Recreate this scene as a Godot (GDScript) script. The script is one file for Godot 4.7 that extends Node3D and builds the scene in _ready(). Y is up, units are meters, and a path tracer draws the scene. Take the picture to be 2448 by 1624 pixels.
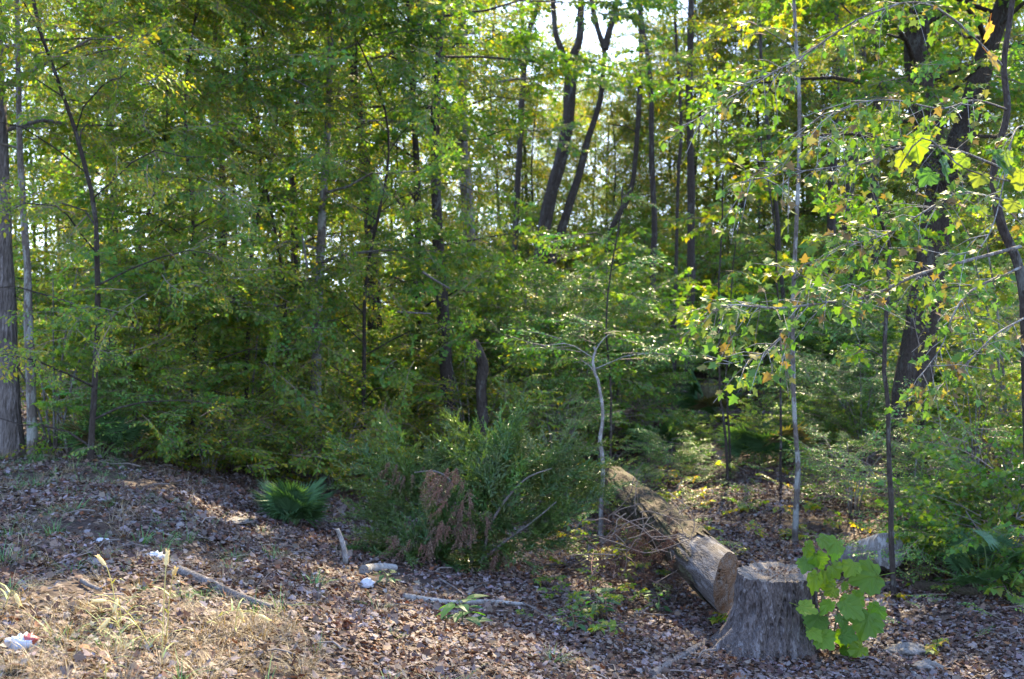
extends Node3D
# A wooded roadside: leaf-strewn bank, ditch with a stump and a felled log, and backlit autumn trees beyond.

const EYE := Vector3(0, 1.6, 0)
const PITCH := -1.5
const FL := 2749.0
var SUN := Vector3.ZERO            # unit vector towards the sun
var rng := RandomNumberGenerator.new()
var bump_noise := FastNoiseLite.new()
var V := PackedVector3Array()
var N := PackedVector3Array()
var C := PackedColorArray()
var T := PackedVector2Array()
var M := {}
var SH := []
var gaps := []                     # openings in the canopy: [ground point, radius]
var B := {}                        # boughs by kind
var used := {}

# ---------------------------------------------------------------- naming
func numbered(called: String) -> String:
	if not used.has(called):
		used[called] = 0
		return called
	used[called] += 1
	return "%s_%03d" % [called, used[called]]

func thing(called: String, label: String, category: String, at := Vector3.ZERO, group := "") -> Node3D:
	var o := Node3D.new()
	o.name = numbered(called)
	add_child(o)
	o.position = at
	tag(o, label, category, group)
	return o

func tag(o: Node, label: String, category: String, group := "") -> void:
	o.set_meta("label", label)
	o.set_meta("category", category)
	if group != "":
		o.set_meta("group", group)

func obj(called: String, mesh: Mesh, parent: Node) -> MeshInstance3D:
	var o := MeshInstance3D.new()
	o.name = called if parent != self else numbered(called)
	o.mesh = mesh
	parent.add_child(o, true)
	return o

func many(called: String, mesh: Mesh, xf: Array, tints: Array, parent: Node) -> MultiMeshInstance3D:
	var mm := MultiMesh.new()
	mm.transform_format = MultiMesh.TRANSFORM_3D
	mm.use_colors = true
	mm.mesh = mesh
	mm.instance_count = xf.size()
	for i in xf.size():
		mm.set_instance_transform(i, xf[i])
		mm.set_instance_color(i, tints[i])
	var o := MultiMeshInstance3D.new()
	o.name = called if parent != self else numbered(called)
	o.multimesh = mm
	o.set_meta("kind", "stuff")
	parent.add_child(o, true)
	return o

func spread(called: String, meshes: Array, xf: Array, tints: Array, parent: Node) -> Node3D:
	# one part of foliage made of copies of several boughs
	var o := Node3D.new()
	o.name = called if parent != self else numbered(called)
	o.set_meta("kind", "stuff")
	parent.add_child(o, true)
	for k in meshes.size():
		var a := []
		var b := []
		for i in range(k, xf.size(), meshes.size()):
			a.append(xf[i])
			b.append(tints[i])
		if a.size():
			many("foliage", meshes[k], a, b, o)
	return o

# ---------------------------------------------------------------- the place
func px(x: float, y: float, d: float) -> Vector3:
	var v := Vector3((x - 1224.0) / FL, -(y - 812.0) / FL, -1.0) * d
	return EYE + v.rotated(Vector3.RIGHT, deg_to_rad(PITCH))

const PROF := [-60.0, 0.0, -0.2, 0.0, 0.5, -0.04, 1.2, -0.22, 2.0, -0.46, 3.5, -0.82, 5.0, -0.97, 6.0, -0.98, 8.0, -0.82, 12.0, -0.28, 16.0, 0.02, 22.0, 0.25, 40.0, 1.1, 80.0, 2.0, 900.0, 2.5]
func gh(x: float, z: float) -> float:
	var s := 0.925 * x - 0.38 * z
	var h := 0.0
	for i in range(0, PROF.size() - 2, 2):
		var a: float = PROF[i]
		var b: float = PROF[i + 2]
		if s >= a and s < b:
			var t := (s - a) / (b - a)
			h = lerpf(PROF[i + 1], PROF[i + 3], t)
			break
	return h + bump_noise.get_noise_2d(x * 9.0, z * 9.0) * 0.09 + bump_noise.get_noise_2d(x * 45.0, z * 45.0) * 0.03

func gn(x: float, z: float) -> Vector3:
	var e := 0.25
	return Vector3(gh(x - e, z) - gh(x + e, z), 2.0 * e, gh(x, z - e) - gh(x, z + e)).normalized()

func depth_at(x: float, y: float) -> float:
	var d := 2.5
	while d < 90.0:
		var p := px(x, y, d)
		if p.y < gh(p.x, p.z):
			return d
		d += 0.04
	return 90.0

func gp(x: float, y: float) -> Vector3:
	var p := px(x, y, depth_at(x, y))
	p.y = gh(p.x, p.z)
	return p

func shaded_out(p: Vector3, half: float) -> bool:
	for g in gaps:
		var w: Vector3 = p - g[0]
		var along := w.dot(SUN)
		if along > 0.25 and (w - SUN * along).length() < g[1] + half:
			return true
	return false

# ---------------------------------------------------------------- mesh code
func tri(a: Vector3, b: Vector3, c: Vector3, col: Color) -> void:
	var n := (c - a).cross(b - a).normalized()
	V.append(a); V.append(b); V.append(c)
	N.append(n); N.append(n); N.append(n)
	C.append(col); C.append(col); C.append(col)
	T.append(Vector2.ZERO); T.append(Vector2.ZERO); T.append(Vector2.ZERO)

func vert(p: Vector3, n: Vector3, c: Color, t := Vector2.ZERO) -> void:
	V.append(p); N.append(n); C.append(c); T.append(t)

func surf(am: ArrayMesh, mat: Material) -> ArrayMesh:
	if V.size():
		var a := []
		a.resize(Mesh.ARRAY_MAX)
		a[Mesh.ARRAY_VERTEX] = V
		a[Mesh.ARRAY_NORMAL] = N
		a[Mesh.ARRAY_COLOR] = C
		a[Mesh.ARRAY_TEX_UV] = T
		am.add_surface_from_arrays(Mesh.PRIMITIVE_TRIANGLES, a)
		am.surface_set_material(am.get_surface_count() - 1, mat)
	V = PackedVector3Array(); N = PackedVector3Array(); C = PackedColorArray(); T = PackedVector2Array()
	return am

func made(mat: Material) -> ArrayMesh:
	return surf(ArrayMesh.new(), mat)

func grid(P: Array, cols: Array, uvs: Array, w: int, h: int, wrap: bool) -> void:
	# rows of w points joined into a smooth sheet; front face = (along the row) x (along the column) turned outward
	var nn := []
	for j in h:
		for i in w:
			var i0 := i - 1
			var i1 := i + 1
			if wrap:
				i0 = (i + w - 1) % w
				i1 = (i + 1) % w
			else:
				i0 = maxi(i0, 0); i1 = mini(i1, w - 1)
			var du: Vector3 = P[j * w + i1] - P[j * w + i0]
			var dv: Vector3 = P[mini(j + 1, h - 1) * w + i] - P[maxi(j - 1, 0) * w + i]
			nn.append(du.cross(dv).normalized())
	for j in h - 1:
		for i in (w if wrap else w - 1):
			var i1 := (i + 1) % w
			var q := [j * w + i, (j + 1) * w + i, j * w + i1, j * w + i1, (j + 1) * w + i, (j + 1) * w + i1]
			for k in q:
				vert(P[k], nn[k], cols[k], uvs[k])

func tube(pts: Array, radii: Array, sides: int, col := Color.WHITE, ridge := 0.0, sd := 0.0, flare := 0.0, caps := true) -> void:
	var n := pts.size()
	var P := []
	var cols := []
	var uvs := []
	var ref := Vector3(0.31, 0.11, 0.94)
	var run := 0.0
	for j in n:
		var t: Vector3 = (pts[mini(j + 1, n - 1)] - pts[maxi(j - 1, 0)]).normalized()
		ref = (ref - t * ref.dot(t)).normalized()
		var b := t.cross(ref)
		if j > 0:
			run += (pts[j] - pts[j - 1]).length()
		for i in sides:
			var a := TAU * i / sides
			var r: float = radii[j]
			if ridge > 0.0:
				r *= 1.0 + ridge * bump_noise.get_noise_3d(cos(a) * 60.0 + sd, sin(a) * 60.0, run * 28.0 + sd) + ridge * 0.5 * bump_noise.get_noise_3d(cos(a) * 170.0 + sd, sin(a) * 170.0, run * 60.0)
			if flare > 0.0:
				r *= 1.0 + flare * exp(-run / 0.28) * (0.7 + 0.5 * sin(a * 4.0 + sd))
			P.append(pts[j] + (ref * cos(a) + b * sin(a)) * r)
			cols.append(col)
			uvs.append(Vector2(float(i) / sides, run))
	grid(P, cols, uvs, sides, n, true)
	if caps:
		for e in [0, n - 1]:
			var c: Vector3 = pts[e]
			for i in sides:
				var a: Vector3 = P[e * sides + i]
				var b2: Vector3 = P[e * sides + (i + 1) % sides]
				if e == 0:
					tri(c, a, b2, col)
				else:
					tri(c, b2, a, col)

func curve(pts: Array, n: int) -> Array:
	# Catmull-Rom through the points
	var out := []
	for i in n:
		var f := float(i) / (n - 1) * (pts.size() - 1)
		var k := mini(int(f), pts.size() - 2)
		var a: Vector3 = pts[maxi(k - 1, 0)]
		var b: Vector3 = pts[k]
		var c: Vector3 = pts[k + 1]
		var d: Vector3 = pts[mini(k + 2, pts.size() - 1)]
		out.append(b.cubic_interpolate(c, a, d, f - k))
	return out

func taper(r0: float, r1: float, n: int, p := 1.0) -> Array:
	var out := []
	for i in n:
		out.append(lerpf(r0, r1, pow(float(i) / (n - 1), p)))
	return out

func half_shape(h: Array) -> PackedVector2Array:
	var o := PackedVector2Array()
	for p in h:
		o.append(p)
	for i in range(h.size() - 2, 0, -1):
		o.append(Vector2(-h[i].x, h[i].y))
	return o

func shapes() -> void:
	SH.append(half_shape([Vector2(0, 0), Vector2(.40, .03), Vector2(.27, .24), Vector2(.60, .50), Vector2(.27, .54), Vector2(.24, .70), Vector2(0, 1.05)]))          # 0 maple
	SH.append(half_shape([Vector2(0, 0), Vector2(.20, .18), Vector2(.25, .45), Vector2(.13, .78), Vector2(0, 1)]))                                               # 1 ovate
	SH.append(half_shape([Vector2(0, 0), Vector2(.30, .42), Vector2(0, 1)]))                                                                                     # 2 lozenge
	SH.append(half_shape([Vector2(0, .06), Vector2(.16, -.08), Vector2(.36, -.04), Vector2(.40, .09), Vector2(.60, .20), Vector2(.55, .34), Vector2(.62, .50), Vector2(.42, .58), Vector2(.44, .72), Vector2(.22, .76), Vector2(.17, .90), Vector2(0, 1.02)]))  # 3 broad lobed
	SH.append(half_shape([Vector2(0, 0), Vector2(.12, .10), Vector2(.10, .28), Vector2(.30, .36), Vector2(.15, .48), Vector2(.30, .64), Vector2(.14, .72), Vector2(.12, .90), Vector2(0, 1)]))  # 4 oak
	SH.append(half_shape([Vector2(0, 0), Vector2(.09, .15), Vector2(.11, .5), Vector2(0, 1)]))                                                                   # 5 narrow

func leaf(p: Vector3, dir: Vector3, up: Vector3, size: float, shp: int, col: Color, fold := 0.22, droop := 0.18, smooth := false) -> void:
	var side := dir.cross(up).normalized()
	var u := side.cross(dir)
	var o: PackedVector2Array = SH[shp]
	var n := o.size()
	var q := []
	for k in n:
		q.append(p + (dir * o[k].y + side * o[k].x + u * (fold * absf(o[k].x) - droop * o[k].y * o[k].y)) * size)
	if shp == 2 or shp == 5:
		var h := n / 2
		for k in range(1, h):
			if k == 1:
				tri(q[0], q[1], q[n - 1], col)
			if k > 1:
				tri(q[k - 1], q[k], q[n - k + 1], col)
				tri(q[k], q[n - k], q[n - k + 1], col)
		tri(q[h], q[h + 1], q[h - 1], col)
		return
	var c := p + (dir * 0.36 - u * droop * 0.13) * size
	for k in n:
		tri(c, q[(k + 1) % n], q[k], col)

func rv() -> Vector3:
	return Vector3(rng.randf_range(-1, 1), rng.randf_range(-1, 1), rng.randf_range(-1, 1))

func pick(pal: Array) -> Color:
	var c: Color = pal[rng.randi() % pal.size()]
	var k := rng.randf_range(0.78, 1.22)
	return Color(c.r * k, c.g * k * rng.randf_range(0.95, 1.05), c.b * k)

func bough(shp: int, size: float, n_side: int, per: int, length: float, pal: Array, sag: float, tilt: float, lm: Material, sd: int, wood := 0.006) -> ArrayMesh:
	# a flat spray: a twig along +X with side twigs, each carrying leaves
	rng.seed = sd
	var main := []
	for i in 5:
		var u := i / 4.0
		main.append(Vector3(length * u, length * (0.10 * u - sag * u * u), length * 0.08 * sin(u * 3.0 + sd)))
	var twigs := [[main, wood]]
	for k in n_side:
		var u := lerpf(0.15, 1.0, (k + rng.randf() * 0.6) / n_side)
		var f := u * 4.0
		var b := mini(int(f), 3)
		var s: Vector3 = main[b].lerp(main[b + 1], f - b)
		var sgn := 1.0 if k % 2 == 0 else -1.0
		var ang := deg_to_rad(rng.randf_range(28, 62)) * sgn
		var ln := length * rng.randf_range(0.3, 0.52) * (1.15 - 0.6 * u)
		var d := Vector3(cos(ang), rng.randf_range(-0.22, 0.22), sin(ang)).normalized()
		var tp := [s, s + d * ln * 0.5 + Vector3(0, -0.02 * ln, 0), s + d * ln + Vector3(0, -sag * 0.5 * ln, 0)]
		twigs.append([tp, wood * 0.5])
	for t in twigs:
		var pts: Array = t[0]
		var from := 0.35 if pts.size() > 3 else 0.08
		for i in per:
			var u := lerpf(from, 1.0, (i + 0.5) / per)
			var f := u * (pts.size() - 1)
			var b := mini(int(f), pts.size() - 2)
			var s: Vector3 = pts[b].lerp(pts[b + 1], f - b)
			var d: Vector3 = (pts[b + 1] - pts[b]).normalized()
			var sgn := 1.0 if i % 2 == 0 else -1.0
			var ang := rng.randf_range(0.5, 1.15) * sgn
			if i == per - 1:
				ang *= 0.2
			var ld := d.rotated(Vector3.UP, -ang)
			ld = (ld + Vector3(0, rng.randf_range(-0.55, 0.15), 0) + rv() * 0.15).normalized()
			var up := (Vector3.UP + rv() * tilt).normalized()
			var sz := size * rng.randf_range(0.6, 1.2)
			leaf(s + ld * sz * 0.25, ld, up, sz, shp, pick(pal), rng.randf_range(0.0, 0.35), rng.randf_range(0.0, 0.35))
	var am := made(lm)
	for t in twigs:
		tube(t[0], taper(t[1], t[1] * 0.35, t[0].size()), 3, Color(0.13, 0.10, 0.075), 0.0, 0.0, 0.0, false)
	return surf(am, M.twig)

func needle_spray(length: float, pal: Array, sd: int, lm: Material) -> ArrayMesh:
	# feathery cedar spray of fine scaly strands
	rng.seed = sd
	for k in 26:
		var u := rng.randf_range(0.05, 1.0)
		var s := Vector3(length * u, -0.10 * length * u * u, 0)
		var a := rng.randf_range(-1.0, 1.0)
		var d := Vector3(cos(a), rng.randf_range(-0.4, 0.55), sin(a)).normalized()
		var ln := length * rng.randf_range(0.22, 0.42) * (1.15 - 0.6 * u)
		for m in 13:
			var q := s + d * ln * (m / 13.0)
			var e := (d + rv() * 0.75).normalized()
			leaf(q, e, (Vector3.UP + rv()).normalized(), ln * rng.randf_range(0.16, 0.30), 5, pick(pal), 0.1, 0.1)
	return made(lm)

# ---------------------------------------------------------------- materials
func noise_image(sd: int, freq: float, size := 256, oct := 4, ridged := false) -> Image:
	var f := FastNoiseLite.new()
	f.seed = sd
	f.frequency = freq
	f.fractal_octaves = oct
	if ridged:
		f.fractal_type = FastNoiseLite.FRACTAL_RIDGED
	return f.get_seamless_image(size, size)

func skin(sd: int, freq: float, dark: Color, light: Color, patch: Color, share: float, scale: Vector3, relief: float, rough := 0.9, ridged := true) -> StandardMaterial3D:
	var a := noise_image(sd, freq, 256, 4, ridged)
	var b := noise_image(sd + 7, 0.012, 256, 4)
	var g := noise_image(sd + 13, 0.09, 256, 2)
	var im := Image.create(256, 256, false, Image.FORMAT_RGB8)
	for y in 256:
		for x in 256:
			var v := a.get_pixel(x, y).r
			var w := g.get_pixel(x, y).r
			var c := dark.lerp(light, clampf(v * 0.8 + (w - 0.5) * 0.5, 0, 1))
			var pt := b.get_pixel(x, y).r + (w - 0.5) * 0.35
			if pt > 1.0 - share:
				c = c.lerp(patch, clampf((pt - 1.0 + share) * 9.0, 0, 0.85))
			im.set_pixel(x, y, c.linear_to_srgb())
	var m := StandardMaterial3D.new()
	m.albedo_texture = ImageTexture.create_from_image(im)
	m.roughness = rough
	m.metallic_specular = 0.3
	m.uv1_triplanar = true
	m.uv1_scale = scale
	m.heightmap_enabled = true
	m.heightmap_texture = ImageTexture.create_from_image(a)
	m.heightmap_scale = relief
	return m

func leaf_mat(rough: float, spec: float, back: Color) -> StandardMaterial3D:
	var m := StandardMaterial3D.new()
	m.vertex_color_use_as_albedo = true
	m.roughness = rough
	m.metallic_specular = spec
	m.backlight_enabled = true
	m.backlight = back
	return m

func plain_mat(c: Color, rough: float) -> StandardMaterial3D:
	var m := StandardMaterial3D.new()
	m.albedo_color = c.linear_to_srgb()
	m.vertex_color_use_as_albedo = true
	m.roughness = rough
	return m

func materials() -> void:
	M.leaf = leaf_mat(0.46, 0.38, Color(1.13, 1.12, 0.56))
	M.maple = leaf_mat(0.55, 0.22, Color(0.92, 0.95, 0.50))
	M.gloss = leaf_mat(0.36, 0.4, Color(0.80, 0.9, 0.45))
	M.dry = leaf_mat(0.75, 0.3, Color(0.5, 0.42, 0.3))
	M.straw = leaf_mat(0.6, 0.4, Color(0.7, 0.65, 0.4))
	M.twig = plain_mat(Color.WHITE, 0.85)
	M.bark_dark = skin(3, 0.03, Color(0.012, 0.009, 0.008), Color(0.051, 0.041, 0.032), Color(0.074, 0.077, 0.067), 0.30, Vector3(2.6, 0.7, 2.6), 3.0)
	M.bark_grey = skin(21, 0.03, Color(0.036, 0.031, 0.025), Color(0.128, 0.110, 0.092), Color(0.184, 0.194, 0.173), 0.46, Vector3(3.0, 0.9, 3.0), 1.6)
	M.bark_pine = skin(33, 0.022, Color(0.027, 0.023, 0.020), Color(0.147, 0.128, 0.114), Color(0.173, 0.156, 0.147), 0.22, Vector3(3.4, 0.55, 3.4), 4.0)
	M.bark_pale = skin(41, 0.03, Color(0.078, 0.070, 0.060), Color(0.208, 0.192, 0.172), Color(0.260, 0.260, 0.244), 0.42, Vector3(6, 2.5, 6), 0.8)
	M.dead = skin(55, 0.03, Color(0.044, 0.037, 0.031), Color(0.150, 0.133, 0.120), Color(0.199, 0.185, 0.173), 0.3, Vector3(5, 5, 5), 1.0)
	M.log = skin(61, 0.03, Color(0.014, 0.009, 0.007), Color(0.066, 0.049, 0.031), Color(0.037, 0.040, 0.015), 0.40, Vector3(2.6, 2.6, 0.9), 2.5)
	M.bare = skin(71, 0.04, Color(0.038, 0.030, 0.025), Color(0.093, 0.082, 0.073), Color(0.126, 0.120, 0.117), 0.42, Vector3(4, 4, 0.7), 1.0)
	M.stump = skin(81, 0.025, Color(0.025, 0.020, 0.018), Color(0.157, 0.132, 0.119), Color(0.230, 0.217, 0.212), 0.34, Vector3(3.6, 0.9, 3.6), 7.0)
	M.cut = skin(91, 0.05, Color(0.095, 0.071, 0.050), Color(0.248, 0.212, 0.170), Color(0.060, 0.047, 0.036), 0.26, Vector3(4, 9, 1.2), 1.2)
	M.cut_orange = skin(97, 0.03, Color(.05, .028, .014), Color(.19, .105, .05), Color(.14, .115, .09), 0.42, Vector3(3, 3, 3), 2.5)
	M.soil = skin(111, 0.02, Color(0.017, 0.011, 0.009), Color(0.065, 0.044, 0.031), Color(0.084, 0.061, 0.043), 0.35, Vector3(0.7, 0.7, 0.7), 4.0, 0.95, false)
	M.soil.uv1_world_triplanar = true
	M.stone = skin(121, 0.03, Color(0.071, 0.064, 0.055), Color(0.159, 0.146, 0.128), Color(0.185, 0.177, 0.159), 0.3, Vector3(3, 3, 3), 1.5, 0.9, false)

# ---------------------------------------------------------------- trees
func crown_add(xf: Array, tints: Array, o: Vector3, p: Vector3, dir: Vector3, up: Vector3, s: float, tint: Color, half: float) -> void:
	var x := dir.normalized()
	var c := o + p + x * half * s
	if c.x < -5.0 - 0.04 * (c.z + 12.0) and c.z > -13.3 and c.y < 3.6 and c.y > 0.15 and s > 0.3 and half > 0.3:
		return
	if shaded_out(c, half * s * 0.7):
		return
	var z := x.cross(up).normalized()
	var y := z.cross(x)
	xf.append(Transform3D(Basis(x * s, y * s, z * s), p))
	var k := rng.randf_range(0.75, 1.25)
	var w := rng.randf_range(0.85, 1.18)
	tints.append(Color(tint.r * k * w, tint.g * k, tint.b * k))

func along(pts: Array, t: float) -> Vector3:
	var f := clampf(t, 0.0, 1.0) * (pts.size() - 1)
	var k := mini(int(f), pts.size() - 2)
	return pts[k].lerp(pts[k + 1], f - k)

func limbs(root: Node3D, pts: Array, r0: float, xf: Array, tints: Array, o: Dictionary) -> void:
	# limbs along a trunk (points local to root), each carrying boughs
	var n: int = o.n
	var az := rng.randf() * TAU
	for k in n:
		var t := lerpf(o.t0, 1.0, (k + rng.randf() * 0.8) / n)
		var s := along(pts, t)
		az += 2.4 + rng.randf_range(-0.4, 0.4)
		var q := (t - float(o.t0)) / (1.0 - float(o.t0))
		var ln: float = o.reach * rng.randf_range(0.65, 1.1) * (1.0 - 0.62 * q * q)
		var h := Vector3(cos(az), 0, sin(az))
		if o.has("lean"):
			h = (h + o.lean).normalized()
		var rise: float = o.get("rise", 0.35) + 0.5 * q
		var lp := []
		for i in 6:
			var u := i / 5.0
			lp.append(s + h * ln * u + Vector3.UP * ln * rise * (u - float(o.get("sag", 0.6)) * u * u) + rv() * 0.035 * ln * minf(u * 3.0, 1.0))
		var lr := maxf(0.006, minf(r0 * (1.0 - t * 0.8) * 0.4, 0.013 * ln + 0.004))
		tube(lp, taper(lr, 0.004, 6), 5, Color.WHITE, 0.0, 0.0, 0.0, false)
		obj("limb", made(o.bark), root)
		var per: int = o.per
		for i in per:
			var u := lerpf(o.get("u0", 0.25), 1.02, (i + rng.randf()) / per)
			var p := along(lp, u) + rv() * 0.08 * ln * float(o.get("puff", 1.0))
			var yaw := rng.randf_range(-1.25, 1.25)
			var d := h.rotated(Vector3.UP, yaw) + Vector3(0, rng.randf_range(-0.35, 0.25) + rng.randf_range(-1.0, 0.7) * float(o.get("wild", 0.0)), 0)
			crown_add(xf, tints, root.position, p, d, (Vector3.UP + rv() * float(o.get("tip", 0.65))).normalized(), o.size * rng.randf_range(0.65, 1.2), o.tint, 0.45)

func tree(called: String, label: String, pix: Array, d: float, r0: float, top: float, bark: Material, o: Dictionary, group := "", category := "tree") -> Node3D:
	# pix: trunk points in the photograph from the foot up, at depth d; the trunk goes on to height top
	var w := []
	for p in pix:
		w.append(px(p[0], p[1], d))
	var foot: Vector3 = w[0]
	foot.y = gh(foot.x, foot.z)
	w[0] = foot
	var last: Vector3 = w[w.size() - 1]
	if last.y < top:
		var dirn: Vector3 = (last - w[w.size() - 2]).normalized()
		dirn = (dirn + Vector3(0, 0.8, 0)).normalized()
		w.append(last + dirn * (top - last.y) * 0.5 + rv() * 0.1)
		w.append(last + dirn * (top - last.y) + rv() * 0.2)
	return tree_at(called, label, w, r0, bark, o, group, category)

func tree_at(called: String, label: String, w: Array, r0: float, bark: Material, o: Dictionary, group := "", category := "tree") -> Node3D:
	var foot: Vector3 = w[0]
	rng.seed = hash(called + label + str(foot.snapped(Vector3.ONE * 0.1)))
	var root := thing(called, label, category, foot, group)
	var loc := []
	for p in w:
		loc.append(p - foot)
	loc[0] = Vector3(0, -0.12, 0)
	var pts := curve(loc, 26)
	if r0 < 0.06:
		for i in range(1, 26):
			pts[i] += Vector3(bump_noise.get_noise_2d(i * 4.0, foot.x * 50.0), 0, bump_noise.get_noise_2d(foot.z * 50.0, i * 4.0)) * 0.05 * minf(i / 8.0, 1.0)
	var rr := []
	var r1: float = o.get("r1", 0.2)
	for i in 26:
		rr.append(r0 * lerpf(1.0, r1, pow(i / 25.0, 0.9)))
	tube(pts, rr, 14 if r0 > 0.06 else 8, Color.WHITE, 0.28, foot.x * 31.0, o.get("flare", 0.35))
	obj("trunk", made(bark), root)
	if o.has("n"):
		var xf := []
		var tints := []
		o.bark = bark
		limbs(root, pts, r0, xf, tints, o)
		if o.has("forks"):
			for f in o.forks:
				var fl := []
				for p in f.pts:
					fl.append(p - foot)
				var fp := curve(fl, 16)
				tube(fp, taper(f.r, f.r * 0.4, 16), 12, Color.WHITE, 0.16, 3.0)
				obj("stem", made(bark), root)
				if f.get("crown", true):
					limbs(root, fp, f.r, xf, tints, o)
		if xf.size():
			spread("crown", o.kinds, xf, tints, root)
	return root

func shrub(called: String, label: String, foot: Vector3, h: float, w: float, n: int, kinds: Array, size: float, tint: Color, o := {}) -> Node3D:
	rng.seed = hash(label) + int(foot.x * 100.0)
	foot.y = gh(foot.x, foot.z)
	var root := thing(called, label, "shrub", foot, o.get("group", ""))
	var xf := []
	var tints := []
	var stems: int = o.get("stems", 6)
	var ends := []
	for k in stems:
		var az := TAU * (k + rng.randf()) / stems
		var out := w * rng.randf_range(0.25, 0.75)
		var hh := h * rng.randf_range(0.6, 0.95)
		var e := Vector3(cos(az) * out, hh, sin(az) * out)
		var p := curve([Vector3(cos(az) * 0.04, -0.05, sin(az) * 0.04), Vector3(e.x * 0.35, hh * 0.5, e.z * 0.35), e], 8)
		tube(p, taper(0.008 + h * 0.004, 0.004, 8), 5, Color.WHITE, 0.0, 0.0, 0.0, false)
		obj("stem", made(o.get("bark", M.bark_grey)), root)
		ends.append(p)
	for i in n:
		var st: Array = ends[rng.randi() % ends.size()]
		var u := sqrt(rng.randf_range(float(o.get("low", 0.05)), 1.0))
		var c := along(st, u)
		var r := rv()
		var p := c + Vector3(r.x * w * 0.45, r.y * h * 0.16, r.z * w * 0.45)
		p.y = maxf(p.y, 0.06)
		var dir := Vector3(p.x, 0, p.z).normalized() * 0.8 + Vector3(r.z, rng.randf_range(-0.2, 0.6), r.x) * 0.7
		crown_add(xf, tints, foot, p, dir, (Vector3.UP + rv() * 0.5).normalized(), size * rng.randf_range(0.6, 1.2), tint, 0.4)
	spread("foliage", kinds, xf, tints, root)
	return root

# ---------------------------------------------------------------- build
func _ready() -> void:
	var cam := Camera3D.new()
	cam.name = "camera"
	add_child(cam)
	cam.position = EYE
	cam.rotation_degrees = Vector3(PITCH, 0, 0)
	cam.fov = 32.9
	cam.far = 1500.0
	var at := CameraAttributesPhysical.new()
	at.frustum_focal_length = 12.0 / tan(deg_to_rad(32.9 / 2.0))
	at.frustum_far = 1500.0
	at.frustum_focus_distance = 7.0
	at.exposure_aperture = 2.8
	cam.attributes = at
	cam.current = true

	var we := WorldEnvironment.new()
	we.name = "world_environment"
	var env := Environment.new()
	env.background_mode = Environment.BG_SKY
	var sky := ProceduralSkyMaterial.new()
	sky.sky_top_color = Color(0.44, 0.54, 0.74)
	sky.sky_horizon_color = Color(0.82, 0.88, 0.96)
	sky.sky_curve = 0.18
	sky.ground_horizon_color = Color(0.35, 0.33, 0.30)
	sky.ground_bottom_color = Color(0.16, 0.14, 0.11)
	sky.sun_angle_max = 40.0
	sky.sun_curve = 0.2
	env.sky = Sky.new()
	env.sky.sky_material = sky
	env.background_energy_multiplier = 1.25
	env.tonemap_mode = Environment.TONE_MAPPER_LINEAR
	env.tonemap_exposure = 6.7
	env.sdfgi_enabled = true
	env.ssao_enabled = true
	env.ssil_enabled = true
	we.environment = env
	add_child(we)

	var sun := DirectionalLight3D.new()
	sun.name = "sun"
	sun.light_energy = 1.6
	sun.light_color = Color(1.0, 0.92, 0.76)
	sun.light_angular_distance = 0.5
	sun.shadow_enabled = true
	add_child(sun)
	var el := deg_to_rad(41.0)
	var az := deg_to_rad(13.0)
	SUN = Vector3(sin(az) * cos(el), sin(el), -cos(az) * cos(el))
	sun.look_at_from_position(SUN * 50.0, Vector3.ZERO)

	bump_noise.seed = 5
	bump_noise.frequency = 0.03
	bump_noise.fractal_octaves = 3
	rng.seed = 11
	shapes()
	materials()
	palettes()
	for g in [[300, 1530, 0.6], [110, 1480, 0.35], [540, 1245, 0.25], [860, 1395, 0.12], [1985, 1500, 0.3], [2080, 1285, 0.15], [2350, 1270, 0.2], [1720, 890, 0.7], [1690, 1190, 0.25], [2430, 1370, 0.15], [950, 1555, 0.12], [350, 1160, 0.15]]:
		gaps.append([gp(g[0], g[1]), g[2]])
	gaps.append([px(1520, 1190, 13.0), 0.2])
	setting()
	edge_trees()
	back_trees()
	shrubs()
	maple()
	stump_and_log()
	small_plants()
	debris()
	ground_cover()

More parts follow.
